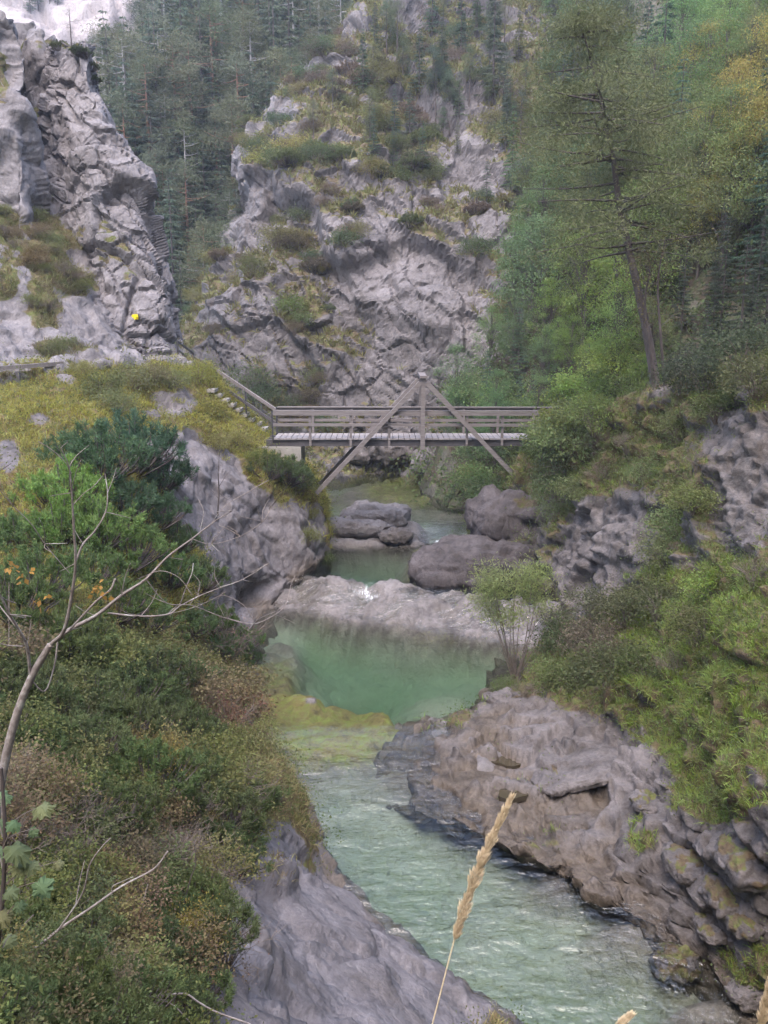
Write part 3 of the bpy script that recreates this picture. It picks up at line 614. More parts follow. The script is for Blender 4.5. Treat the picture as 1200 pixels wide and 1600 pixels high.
# ------------------------------------------------------------------ plant builders
def rn(*s): return rng.normal(size=s)
def ru(a, b, n=None): return rng.uniform(a, b, n)
def sphere_dirs(n): return nrm(rn(n, 3))
def spruce(h, r, dens=1.0):
    T, C = MB(), MB()
    T.tube([(0, 0, -0.4), (0.03*h*0.1, 0, h*0.4), (0, 0.03, h*0.99)], [h*0.014, h*0.009, 0.01], 7, 4)
    nw = int(h*1.9)
    for k in range(nw):
        t = 0.10 + 0.9*(k+ru(-.3, .3))/nw; z = h*t
        for a in ru(0, 6.28, 6):
            L = r*max(0.05, 1-t)**0.8*ru(0.55, 1.15)
            if rng.random() < 0.12: continue
            m = max(6, int(62*L/r*dens*1.3)); s = ru(0.1, 1.0, m)
            lat = ru(-1, 1, m)*0.30*L*(1.1-s)
            ca, sa = math.cos(a), math.sin(a)
            p = np.stack([ca*s*L - sa*lat, sa*s*L + ca*lat, z - 0.30*L*s + 0.16*L*s*s - 0.05*np.abs(lat)], -1)
            d = np.stack([ca*(0.7+0*s) - sa*np.sign(lat)*0.7, sa*0.7 + ca*np.sign(lat)*0.7, -0.35+0*s], -1) + rn(m, 3)*0.25
            C.leaves(p, d, ru(0.18, 0.42, m)*h/13, ru(0.045, 0.09, m)*h/13, 0.15)
            if k % 2 == 0: T.tube([(0, 0, z), (ca*L*0.6, sa*L*0.6, z-0.1*L), (ca*L*0.95, sa*L*0.95, z-0.13*L)], [0.025, 0.015, 0.006], 3)
    return dict(trunk=(T.mesh('trunk', True), None), crown=(C.mesh('crown'), NEEDLE))
def pine(h, r, bare=0.5, ncl=30, per=210, trunk=None, lean=(0, 0)):
    T, C = MB(), MB()
    pts = np.array([(0, 0, -0.4), (lean[0]*0.3, lean[1]*0.3, h*0.35), (lean[0]*0.6, lean[1]*0.6, h*0.65), (lean[0], lean[1], h*0.97)])
    T.tube(pts, [h*0.016, h*0.013, h*0.009, 0.015], 8, 4)
    for k in range(ncl):
        t = bare + (1-bare)*(k+0.5)/ncl; z = h*t; w = math.sin(min(1, (t-bare)/(1-bare)*0.85+0.18)*math.pi)**0.7
        a = ru(0, 6.28); L = r*w*ru(0.55, 1.1)
        bx = np.array([np.interp(z, pts[:, 2], pts[:, 0]), np.interp(z, pts[:, 2], pts[:, 1]), z])
        e = bx + np.array([math.cos(a)*L, math.sin(a)*L, ru(-0.1, 0.35)*L])
        T.tube([bx, (bx+e)/2+np.array([0, 0, -0.05*L]), e], [0.05*h/12, 0.03*h/12, 0.01], 4, 2)
        for j in range(3):
            c = bx + (e-bx)*ru(0.45, 1.05) + rn(3)*0.18*r*np.array([1, 1, 0.5])
            m = per//3
            d = sphere_dirs(m); p = c + d*ru(0.1, 1, m)[:, None]**0.5*np.array([0.26, 0.26, 0.15])*r
            C.leaves(p, d+rn(m, 3)*0.5+np.array([0, 0, 0.2]), ru(0.14, 0.3, m)*h/12, ru(0.03, 0.06, m)*h/12, 0.05)
    return dict(trunk=(T.mesh('trunk', True), trunk), crown=(C.mesh('crown'), NEEDLE))
def broad(h, r, ncl=46, per=150, leaf=0.10, low=0.25, sp=0.19):
    T, C = MB(), MB()
    T.tube([(0, 0, -0.4), (ru(-.2, .2), ru(-.2, .2), h*0.4), (ru(-.3, .3), ru(-.3, .3), h*0.9)], [h*0.016, h*0.010, 0.015], 7, 3)
    for k in range(ncl):
        t = low + (1-low)*rng.random()**0.8; w = math.sin(min(1, (t-low)/(1-low)*0.8+0.2)*math.pi)**0.6
        a = ru(0, 6.28); q = r*w*math.sqrt(rng.random())
        c = np.array([math.cos(a)*q, math.sin(a)*q, h*(t*0.97)])
        T.tube([(0, 0, h*max(0.1, t-0.3)), c*np.array([.5, .5, 1])-np.array([0, 0, 0.08*h]), c], [0.03*h/8, 0.02*h/8, 0.006], 4, 2)
        m = int(per*ru(0.6, 1.4)); p = c + rn(m, 3)*r*sp*np.array([1, 1, 0.62])*ru(0.6, 1.2)
        d = rn(m, 3) + np.array([0, 0, -0.3])
        C.leaves(p, d, ru(0.7, 1.3, m)*leaf, ru(0.45, 0.8, m)*leaf, 0.1)
    return dict(trunk=(T.mesh('trunk', True), None), crown=(C.mesh('crown'), LEAF))
def bush(r, h, ncl=26, per=90, leaf=0.075, aspect=0.6):
    T, C = MB(), MB()
    for k in range(ncl):
        a = ru(0, 6.28); q = r*math.sqrt(rng.random())*0.85
        c = np.array([math.cos(a)*q, math.sin(a)*q, h*(0.2+0.75*rng.random()*(1-0.55*(q/r)**2))])
        T.tube([(c[0]*0.1, c[1]*0.1, -0.25), c*np.array([.45, .45, .6]), c], [0.018*r, 0.012*r, 0.004*r], 4, 2)
        m = int(per*ru(0.6, 1.4)); p = c + rn(m, 3)*r*0.2*np.array([1, 1, 0.75]); p[:, 2] = np.maximum(p[:, 2], 0.0)
        d = rn(m, 3)*0.8 + nrm(p-np.array([0, 0, h*0.2]))*0.8
        C.leaves(p, d, ru(0.7, 1.4, m)*leaf, ru(0.4, 0.8, m)*leaf*aspect*1.6, 0.15)
    return dict(stem=(T.mesh('stem', True), TWIG), foliage=(C.mesh('foliage'), LEAF))
def mugo(r, h, nb=80, tufts=5, need=22, nl=0.10, nw=0.016):
    T, C = MB(), MB()
    for k in range(nb):
        a = ru(0, 6.28); q = r*math.sqrt(rng.random())
        e = np.array([math.cos(a)*q, math.sin(a)*q, h*(1-0.6*(q/r)**2)*ru(0.55, 1.08)])
        p0 = np.array([e[0]*0.15, e[1]*0.15, -0.2]); p1 = np.array([e[0]*0.75, e[1]*0.75, e[2]*0.35])
        T.tube([p0, p1, e], [0.022*r, 0.014*r, 0.006], 4, 3)
        for j in range(tufts):
            s = 1-0.45*(j/tufts)*ru(0.6, 1.2); c = p1*(1-s)+e*s if s < 1 else e
            c = c + rn(3)*0.05*r*(1 if j else 0.2)
            ax = nrm(np.array([e[0]*0.4, e[1]*0.4, 0.9*r]) + rn(3)*0.3*r)
            m = need; st = ru(-0.08, 0.08, m)*r
            d = ax*0.9 + sphere_dirs(m)*0.8
            C.leaves(c + ax*st[:, None], d, ru(0.7, 1.2, m)*nl, nw, 0.0, 0.4)
    return dict(stem=(T.mesh('stem', True), BARK), foliage=(C.mesh('foliage'), NEEDLE))
def twiggy(r, h, nb=46, leafn=160, leaf=0.035):
    T, C = MB(), MB(); ends = []
    for k in range(nb):
        a = ru(0, 6.28); q = r*math.sqrt(rng.random())
        e = np.array([math.cos(a)*q, math.sin(a)*q, h*ru(0.5, 1.05)*(1-0.4*(q/r)**2)]); m_ = e*np.array([0.45, 0.45, 0.6])+rn(3)*0.05*r
        T.tube([(e[0]*.1, e[1]*.1, -0.2), m_, e], [0.010, 0.007, 0.003], 3, 2)
        for j in range(6):
            s = ru(0.2, 1); b0 = m_*(1-s)+e*s; e2 = b0 + nrm(e-m_+rn(3)*0.45*r)*ru(0.15, 0.4)*r + np.array([0, 0, 0.04])
            T.tube([b0, (b0+e2)/2+rn(3)*0.02*r, e2], [0.005, 0.004, 0.002], 3); ends += [e2, (b0+e2)/2]
    ends = np.array(ends); p = ends[rng.integers(0, len(ends), leafn)] + rn(leafn, 3)*0.03*r
    C.leaves(p, rn(leafn, 3), ru(0.7, 1.3, leafn)*leaf, leaf*0.6)
    return dict(stem=(T.mesh('stem', True), TWIG), foliage=(C.mesh('foliage'), LEAF))
def put(proto, name, loc, sc, color, label, cat, group=None, rz=None, bark=None, tilt=0.0):
    if loc is None: return None
    o = empty(name, loc, ru(0, 6.28) if rz is None else rz, sc)
    if tilt: o.rotation_euler = (ru(-tilt, tilt), ru(-tilt, tilt), o.rotation_euler[2])
    tag(o, label, cat, group)
    for k, (me, mt) in proto.items():
        c = bpy.data.objects.new(k, me); COL.objects.link(c); c.parent = o
        m = mt or bark or BARK
        if not me.materials: me.materials.append(m)
        if me.materials[0] != m and mt is None:
            c.material_slots[0].link = 'OBJECT'; c.material_slots[0].material = m
        j = ru(0.85, 1.15); j *= 1.72; c.color = (color[0]*j*ru(.95, 1.15), color[1]*j, color[2]*j*ru(.9, 1.1), 1)
    return o

# ------------------------------------------------------------------ the footbridge
def bridge():
    o = empty('footbridge', P(640, 690, 35.0)); inv = -np.array(o.location)
    def part(name, mb, m, par=None):
        x = mb.build(name, m); x.data.transform(__import__('mathutils').Matrix.Translation(inv)); x.parent = o; return x
    Dn, Df = 34.35, 35.75
    zt = P(600, 680.5, 35.05)[2]                                    # walking surface
    def X(u, D=35.0, v=680): return P(u, v, D)[0]
    x0, x1 = X(431), X(866)
    for D in (Dn+0.12, (Dn+Df)/2, Df-0.12):
        part('beam', MB().beam((x0-0.3, D, zt-0.20), (x1+0.6, D, zt-0.20), 0.18, 0.24), WOODD)
    n = int((x1-x0)/0.215); pw = (x1-x0)/n
    for k in range(n):
        j = ru(-.015, .015); zz = zt-0.035+ru(-.004, .004)
        part('plank', MB().beam((x0+pw*(k+.5), Dn-0.06+j, zz), (x0+pw*(k+.5), Df+0.06+j, zz), pw-0.022, 0.06), PLANK)
    ups = [487, 549, 608, 727, 781, 838]
    for D, f in ((Dn-0.02, 1.0), (Df+0.02, 1.0)):
        for u in ups:
            x = X(u); part('post', MB().beam((x, D, zt-0.30), (x, D, zt+0.98), 0.09, 0.09, (0, 1, 0)), WOOD)
        dd = -0.075 if D < 35 else 0.075
        part('rail', MB().beam((x0, D+dd, zt+0.95), (x1+0.3, D+dd, zt+0.93), 0.05, 0.14), WOOD)
        part('rail', MB().beam((x0, D+dd, zt+0.52), (x1+0.3, D+dd, zt+0.50), 0.05, 0.11), WOOD)
        part('rail', MB().beam((x0, D, zt+1.05), (x1+0.3, D, zt+1.03), 0.15, 0.04), WOOD)
        part('end_post', MB().beam((x0-0.04, D, zt-0.1), (x0-0.04, D, zt+1.05), 0.06, 0.06, (0, 1, 0)), METAL)
    apex = P(661, 592, 34.35)
    xk = apex[0]; zk = apex[2]
    for D in (Dn-0.20, Df+0.20):
        part('king_post', MB().beam((xk, D, zt-0.42), (xk, D, zk+0.02), 0.17, 0.17, (0, 1, 0)), WOOD)
        lf = P(508, 756, Dn-0.2); rf = P(814, 754, Dn-0.2)
        for ft, sx in ((lf, -1), (rf, 1)):
            p1 = np.array([xk+sx*0.11, D, zk-0.12]); p0 = np.array([ft[0], D, ft[2]])
            t = nrm(p0-p1); part('strut', MB().beam(p1, p0+t*0.5, 0.16, 0.20, (0, 1, 0)), WOOD)
    part('ridge_cap', MB().beam((xk, Dn-0.38, zk+0.09), (xk, Df+0.38, zk+0.09), 0.26, 0.09), WOOD)
    tag(o, 'weathered wooden footbridge with an A-shaped strut frame crossing the gorge', 'bridge')
    # concrete seat of the bridge on the knoll
    a = empty('bridge_abutment', P(455, 700, 35.0)); 
    b = MB().beam((x0-1.0, 35.05, zt-0.75), (x0+1.05, 35.05, zt-0.75), 1.7, 0.82)
    ab = b.build('bridge_abutment', CONC); bpy.data.objects.remove(a)
    tag(ab, 'grey concrete abutment under the left end of the footbridge', 'abutment')
    # steps up the knoll
    zs = zt + 0.0
    for k in range(9):
        wh = ['lowest', 'second lowest', 'third lowest', 'fourth lowest', 'middle', 'fourth highest', 'third highest', 'second highest', 'highest'][k]
        gh = hit(412-k*9.9, 669-k*7.6, ['left_bank'])[0]; q = P(412-k*9.9, 667.5-k*7.6, min(gh.y, 38.6)-0.05 if gh else 35.2+0.33*k)
        st = MB(); st.beam((q[0]-0.17, q[1]-0.15, q[2]-0.06), (q[0]+0.17, q[1]-0.15, q[2]-0.06), 0.95, 0.12)
        e = link('stair_step', st.mesh('stair_step'), STEP)
        tag(e, wh + ' pale step of the steep stair rising left from the footbridge', 'step', 'steps of the stair up from the footbridge')
    h = empty('stair_handrail', P(385, 650, 35.5)); hi = -np.array(h.location)
    def hp(name, mb, m):
        x = mb.build(name, m); x.data.transform(__import__('mathutils').Matrix.Translation(hi)); x.parent = h
    dB, dT = 35.95, 38.4
    A, B = P(432, 641, dB), P(338, 578, dT); A2, B2 = P(432, 662, dB), P(338, 598, dT)
    hp('rail', MB().beam(A, B, 0.07, 0.13), WOOD); hp('rail', MB().beam(A2, B2, 0.06, 0.12), WOODD)
    nA = A-np.array([0, 1.3, 0]); nB = B-np.array([0, 1.3, 0])
    for t in (0.0, 0.5, 1.0):
        q = A*(1-t)+B*t; hp('post', MB().beam(q+np.array([0, 0, -1.3]), q+np.array([0, 0, 0.05]), 0.07, 0.07, (0, 1, 0)), METAL)
    C_ = P(300, 556, 39.6)
    hp('rail', MB().beam(B, C_, 0.05, 0.08), WOODD)
    tag(h, 'dark wooden handrail sloping beside the stair left of the footbridge', 'handrail')
    g = empty('path_railing', P(277, 556, 39)); gi = -np.array(g.location)
    p_, q_ = P(277, 532, 38.7), P(302, 551, 40.4)
    for w in (p_, q_):
        x = MB().beam(w+np.array([0, 0, -1.1]), w, 0.07, 0.07, (0, 1, 0)).build('post', METAL); x.data.transform(__import__('mathutils').Matrix.Translation(gi)); x.parent = g
    for dz in (-0.03, -0.4):
        x = MB().beam(p_+np.array([0, 0, dz]), q_+np.array([0, 0, dz]), 0.05, 0.07).build('rail', WOODD); x.data.transform(__import__('mathutils').Matrix.Translation(gi)); x.parent = g
    tag(g, 'short dark railing at the foot of the rock pinnacle', 'railing')
    # timber edge of the path, far left
    w = empty('path_edging', P(20, 576, 30.2)); wi = -np.array(w.location)
    for (ua, va, ub, vb, Da, Db) in ((-90, 582, 30, 573, 28.6, 30.2), (32, 573, 98, 567.5, 30.2, 31.3)):
        x = MB().beam(P(ua, va, Da), P(ub, vb, Db), 0.16, 0.13).build('log', WOOD); x.data.transform(__import__('mathutils').Matrix.Translation(wi)); x.parent = w
    for u_, v_, D_ in ((-40, 585, 29.1), (30, 580, 30.0), (92, 575, 31.1)):
        p = P(u_, v_, D_); x = MB().beam(p-np.array([0, 0.1, 0.5]), p+np.array([0, -0.1, 0.0]), 0.1, 0.1, (0, 1, 0)).build('stake', WOODD); x.data.transform(__import__('mathutils').Matrix.Translation(wi)); x.parent = w
    tag(w, 'dark timber edging along the footpath at the left edge', 'edging')
    # yellow way mark on the pinnacle foot
    r = hit(213, 496, ['rock_pinnacle', 'scree_slope'])
    p = np.array(r[0]); nn = np.array(r[1]); nn = nn if nn @ p < 0 else -nn
    c = p + nn*0.10
    bm = MB(); s_ = nrm(np.cross(nn, (0, 0, 1))); t_ = np.cross(s_, nn)
    if t_[2] < 0: t_ = -t_
    out = [(-.17, -.08), (.10, -.11), (.20, 0.0), (.11, .11), (-.15, .12), (-.19, .03)]
    v = [c+s_*a_+t_*b_+nn*k for k in (-.08, .03) for a_, b_ in out] + [c+nn*0.03, c-nn*0.08]
    f = [[6+i, 6+(i+1) % 6, 12] for i in range(6)] + [[(i+1) % 6, i, 13] for i in range(6)]; f4 = [[i, (i+1) % 6, 6+(i+1) % 6, 6+i] for i in range(6)]
    me = np_mesh('way_sign', np.array(v), [np.array(f), np.array(f4)])
    tag(link('way_sign', me, YELLOW), 'small bright yellow way marker on the foot of the rock pinnacle', 'sign')
bridge()

# ------------------------------------------------------------------ boulders and stones
def boulder(name, u, v, D, wpx, hpx, dep, label, material=ROCKD, seed=0, sq=2.6, rot=0.0, wet=0.3, veg=0.0):
    bm = bmesh.new(); bmesh.ops.create_icosphere(bm, subdivisions=5, radius=1.0)
    V = np.array([x.co[:] for x in bm.verts]); F = np.array([[q.index for q in f.verts] for f in bm.faces]); bm.free()
    V = np.sign(V)*np.abs(V)**(2/sq); V = V/np.maximum((np.abs(V)**sq).sum(-1, keepdims=True)**(1/sq), 1e-6)
    c = P(u, v, D); k = FP/depth(c); R = np.array([wpx/k/2, dep/2, hpx/k/2])
    n = nrm(V); q = V*R + np.array([seed*7.1, seed*3.3, 0])
    m = R.min()
    fa, gap = facet(q, m*1.1, seed, 0.35); fb, g2 = facet(q, m*0.45, seed+3, 0.3)
    dsp = m*(0.17*fa + 0.06*fb + 0.10*fbm(q, m*0.8, 4, seed) + 0.05*fbm(q, m*0.2, 3, seed) - 0.05*(1-sstep(0, .08, gap)) - 0.03*(1-sstep(0, .1, g2)))
    W = V*R + n*dsp[:, None]
    ca, sa = math.cos(rot), math.sin(rot); W = np.stack([W[:, 0]*ca-W[:, 2]*sa, W[:, 1], W[:, 0]*sa+W[:, 2]*ca], -1)
    zz = W[:, 2]
    vg = sstep(0.3, 0.7, veg + 0.5*fbm(q, m, 3, seed+8) + 0.4*(n[:, 2]-.4)) if veg else np.zeros(len(W))
    me = np_mesh(name, W, [F], True, {'veg': vg, 'wet': wet*sstep(-0.1*R[2], -0.8*R[2], zz)})
    o = link(name, me, material); o.location = c
    return tag(o, label, 'rock')
boulder('boulder', 752, 890, 31.6, 225, 88, 3.0, 'large rounded dark boulder at the water right below the footbridge', ROCKX, seed=1, wet=0.6)
boulder('boulder', 806, 816, 33.2, 145, 92, 2.8, 'brown block of rock perched on the large boulder under the right strut', ROCKX, seed=2, veg=0.1)
boulder('boulder', 588, 806, 38.0, 108, 36, 2.4, 'rounded pale grey boulder in the upper river under the footbridge', ROCK, seed=3)
boulder('rock_slab', 556, 822, 37.2, 120, 30, 2.0, 'flat pale rock slab in front of the upper river boulder', ROCKP, seed=4)
boulder('stone', 618, 837, 36.2, 52, 22, 1.0, 'small reddish stone at the upper cascade', ROCKD, seed=5)
boulder('boulder', 783, 1108, 21.6, 66, 56, 1.1, 'pinkish boulder on the right shore beside the main pool', ROCKD, seed=6)
boulder('stone', 1056, 1508, 13.45, 76, 46, 0.7, 'mossy brown stone poking out of the lower stream', ROCKD, seed=7, veg=0.5, wet=0.8)
boulder('stone', 1178, 1552, 12.5, 78, 34, 0.6, 'low brown stone at the right edge of the lower stream', ROCKD, seed=8, wet=0.8)
boulder('boulder', 612, 700, 50.5, 90, 44, 2.6, 'reddish brown rock pile block behind the footbridge above the sandbank', ROCKD, seed=9)
boulder('boulder', 694, 726, 47.5, 96, 56, 3.0, 'dark rounded rock right of the small sandbank beyond the footbridge', ROCKD, seed=10, veg=0.3)
boulder('rock_slab', 905, 1204, 18.0, 150, 22, 1.5, 'tilted blue grey rock wedge on the right rock shelf', ROCKD, seed=11, rot=0.3, wet=0.0)
for k, (u, v, w, h, lab) in enumerate([(1130, 1400, 60, 40, 'dark broken rock below the grass at the right edge'), (1075, 1350, 70, 34, 'brown rock on the bank right of the single grass tuft'), (1165, 1350, 80, 50, 'dark block of rock under the overhanging grass at the right edge'),
        (1110, 1450, 44, 24, 'small rock near the waterline at the lower right'), (1160, 1440, 50, 30, 'mossy rock at the right edge above the waterline'), (1010, 1255, 46, 24, 'small rock below the grass slope on the right shelf')]):
    p = hit(u, v+h*0.3, ['right_bank'])[0]
    if p: boulder('rock', u, v, p.y, w, h, w/60, lab, ROCKD, seed=20+k, wet=0.2, veg=0.3)
def puddle(u, v, ru_, rv_, label):
    c = np.array(hit(u, v, ['right_bank'])[0]); z = c[2]+0.035
    t = np.linspace(0, 2*np.pi, 28, endpoint=False); w = 1+0.12*np.sin(3*t+u)+0.07*np.sin(5*t)
    V = [PZ(u+ru_*a*math.cos(q), v+rv_*a*math.sin(q), z) for q, a in zip(t, w)]
    V = np.array(V); lo = V.copy(); lo[:, 2] -= 0.12
    n = len(V); k = np.arange(n); k2 = (k+1) % n
    me = np_mesh('rock_pool', np.vstack([V, lo, V.mean(0)[None], lo.mean(0)[None]])-c, [np.stack([k, k2, np.full(n, 2*n)], -1), np.stack([k2+n, k+n, np.full(n, 2*n+1)], -1), np.stack([k2, k, k+n, k2+n], -1)])
    m, nt, b = mat('pool_water'); b.inputs['Base Color'].default_value = (0.05, 0.04, 0.025, 1); b.inputs['Roughness'].default_value = 0.06; b.inputs['Specular IOR Level'].default_value = 0.6
    o = link('rock_pool', me, m); o.location = c; tag(o, label, 'puddle')
puddle(796, 1188, 26, 8, 'upper of two small brown water pools in the right rock shelf')
puddle(800, 1240, 23, 8, 'lower of two small brown water pools in the right rock shelf')
boulder('boulder', 560, 712, 50.2, 46, 26, 1.6, 'small tan rock left of the sandbank beyond the footbridge', ROCKD, seed=12)

# ------------------------------------------------------------------ prototypes
SPR = [spruce(13, 2.3), spruce(13, 2.0), spruce(13, 2.7, 0.8)]
PIN = [pine(12, 2.2, 0.45), pine(12, 2.6, 0.38, 30)]
BRD = [broad(8, 2.3), broad(8, 2.0, 50, 130), broad(7, 2.5, 44, 150, 0.12)]
BSH = [bush(1, 1.1), bush(1, 1.0, 30, 80), bush(1, 0.8, 24, 90, 0.09)]
MUG = [mugo(1, 0.95), mugo(1, 0.8, 70)]
MUGF = [mugo(1, 0.9, 70, 4, 16, 0.13, 0.035)]
TWG = [twiggy(0.8, 0.8), twiggy(0.9, 0.6, 40, 90)]
G_SPR, G_PINE = (0.055, 0.076, 0.052), (0.078, 0.092, 0.054)

def visible(p, h, frac=0.15):
    """does the photo show anything of a plant h tall standing at p?"""
    d0 = np.linalg.norm(p)
    for t in (0.2, 0.5, 0.8, 1.0):
        q = p + np.array([0, 0, h*t]); u, v = UV(q)
        if not (-60 < u < 1260 and -40 < v < 1660): continue
        dd = np.linalg.norm(q); blocked = False
        for k in SHEETS:
            if k == 'riverbed': continue
            r = SHEETS[k]['bvh'].ray_cast(Vector((0, 0, 0)), Vector(q/dd))
            if r[0] is not None and r[3] < dd-1.5: blocked = True; break
        if not blocked: return True
    return False
# far forest on the hillside left of the cliff
cnt = 0
for v in np.arange(-10, 600, 30):
    for u in np.arange(170, 640, 29):
        uu, vv = u+ru(-13, 13), v+ru(-14, 14)
        r = hit(uu, vv, ['hillside'])
        if r[0] is None: continue
        p = np.array(r[0]); h = ru(9.5, 15)*(0.8 if vv > 420 else 1)
        if uu < 245 and vv < 215: h = min(h, 7.0)
        if not visible(p, h): continue
        k = rng.random(); cnt += 1
        pr = PIN[rng.integers(2)] if k < 0.35 else SPR[rng.integers(3)]
        isp = k < 0.35
        put(pr, 'pine_tree' if isp else 'spruce_tree', p, h/12.5, G_PINE if isp else G_SPR,
            'slender bare-trunked pine in the forest behind the pinnacle' if isp else 'dark spruce in the forest between pinnacle and cliff',
            'tree', 'pines of the far forest' if isp else 'spruces of the far forest', bark=BARKRED if isp and k < 0.15 else (BARKGREY if isp else None))
for v in np.arange(-10, 330, 34):
    for u in np.arange(640, 1240, 40):
        uu, vv = u+ru(-18, 18), v+ru(-15, 15)
        r = hit(uu, vv, ['hillside'])
        p = np.array(r[0]); h = ru(8, 13)
        if not visible(p, h): continue
        put(SPR[rng.integers(3)], 'spruce_tree', p, h/12.5, (0.05, 0.075, 0.04), 'distant spruce on the hillside above the cliff top', 'tree', 'spruces above the cliff'); cnt += 1
# trees and scrub on the cliff ledges
CL = SHEETS['cliff']
for (u, v, h, col, kind) in [(655, 150, 4.5, G_SPR, 's'), (690, 120, 4.0, G_SPR, 's'), (720, 90, 5.0, G_SPR, 's'), (640, 215, 3.4, G_SPR, 's'), (745, 60, 5.5, (0.05, .08, .045), 's'), (610, 70, 3.2, G_PINE, 'p'), (583, 130, 2.8, (0.12, .12, .05), 'p'),
                             (700, 190, 3.4, (0.05, .07, .04), 'p'), (770, 160, 7.5, G_SPR, 's'), (790, 235, 4.5, G_SPR, 's'), (760, 330, 3.0, G_SPR, 's'), (800, 300, 5.0, (0.06, .1, .04), 's'), (520, 170, 2.6, G_PINE, 'p'), (490, 215, 2.4, G_PINE, 'p'), (660, 270, 3.0, (0.05, .08, .045), 's'),
                             (770, 80, 6.0, G_SPR, 's'), (675, 60, 5.0, (0.05, .08, .045), 's'), (580, 215, 3.2, (0.08, .1, .04), 'p')]:
    r = hit(u, v, ['cliff'])
    if r[0] is None: continue
    put(SPR[rng.integers(3)] if kind == 's' else PIN[rng.integers(2)], 'spruce_tree' if kind == 's' else 'pine_tree', r[0], h/12.5, col, 'small dark conifer on a ledge of the cliff', 'tree', 'conifers on the cliff ledges')
for k in range(46):
    u, v = ru(560, 830), ru(40, 270); r = hit(u, v, ['cliff'])
    if r[0] is None or (v < 70 and u < 600) or rng.random() < (0.5 if 640 < u < 760 and v > 180 else 0.1): continue
    pn = rng.random() < 0.4
    put(PIN[rng.integers(2)] if pn else SPR[rng.integers(3)], 'pine_tree' if pn else 'spruce_tree', r[0], ru(2.0, 4.2)/12.5, [(0.06, .085, .05), (0.075, .09, .045), (0.05, .07, .05)][rng.integers(3)], 'small conifer on the bushy upper part of the cliff', 'tree', 'conifers of the upper cliff')
G = CL['G']; ok = np.argwhere((CL['veg'] > 0.55) & (CL['u'] > 300) & (CL['u'] < 830) & (CL['v'] > 40) & (CL['v'] < 720))
for i in ok[rng.choice(len(ok), 260, replace=False)][:190]:
    p = G[i[0], i[1]]
    if not visible(p, 0.8): continue
    c = [(0.07, .085, .035), (0.10, .095, .04), (0.055, .075, .035), (0.085, .07, .05)][rng.integers(4)]
    put((BSH+MUGF)[rng.integers(4)], 'shrub', p, ru(0.5, 1.25), c, 'low shrub clinging to the grey cliff behind the footbridge', 'shrub', 'shrubs on the cliff')
for (u, v, sz, c) in [(300, 425, 1.6, (0.05, .10, .045)), (395, 590, 1.5, (0.075, .10, .05)), (415, 240, 1.4, (0.13, .13, .04)), (460, 232, 1.5, (0.13, .13, .04)), (455, 470, 1.2, (0.09, .12, .035)), (470, 490, 1.0, (0.09, .12, .04))]:
    r = hit(u, v+18, ['cliff'])
    put(BSH[rng.integers(3)], 'bush', r[0], sz, c, 'rounded green bush at the edge of the cliff', 'bush', 'green bushes at the cliff edge')
# pinnacle top and shoulder
for (u, v, h) in [(60, 14, 9), (78, 4, 10), (48, 22, 7), (90, 8, 7)]:
    put(SPR[0], 'spruce_tree', hit(u, v, ['white_cliff'])[0], h/12.5, G_SPR, 'far spruce on the rim of the white cliff', 'tree', 'spruces on the white cliff')
r = hit(112, 74, ['rock_pinnacle']); put(pine(12, 3.0, 0.35, 9, 90), 'pine_tree', r[0], 0.15, G_PINE, 'tiny lone pine on the very top of the pinnacle', 'tree')
for (u, v, sz) in [(100, 68, .45), (128, 74, .4), (136, 80, .5), (148, 100, .45), (152, 120, .4)]:
    r = hit(u-6, v+10, ['rock_pinnacle'])
    if r[0]: put(MUGF[0], 'shrub', r[0], sz, (0.05, .06, .03), 'small dark shrub on the crown of the pinnacle', 'shrub', 'shrubs on the pinnacle top')
for (u, v, h) in [(212, 218, 7.5), (192, 190, 5.5), (228, 250, 6), (165, 160, 4.5), (232, 120, 8)]:
    r = hit(u, v, ['hillside', 'white_cliff'])
    p = P(u, v, 62) if r[0] is None else np.array(r[0]); p = np.array(hit(u, v, ['hillside'])[0]) if hit(u, v, ["hillside"])[0] else p
    put(PIN[1], 'pine_tree', p, h/10, (0.04, .055, .035), 'dark open pine against the white cliff beside the pinnacle', 'tree', 'pines beside the white cliff')
# scree slope tufts
SS = SHEETS['scree_slope']; ok = np.argwhere((SS['veg'] > 0.6) & (SS['u'] > -10) & (SS['u'] < 240) & (SS['v'] > 280) & (SS['v'] < 562))
for i in ok[rng.choice(len(ok), 85, replace=False)]:
    put((BSH+TWG)[rng.integers(5)], 'shrub', SS['G'][i[0], i[1]], ru(0.25, 0.6), [(0.075, .08, .04), (0.10, .085, .05), (0.08, .095, .035)][rng.integers(3)], 'low dull shrub on the stony slope above the footpath', 'shrub', 'shrubs on the stony slope')

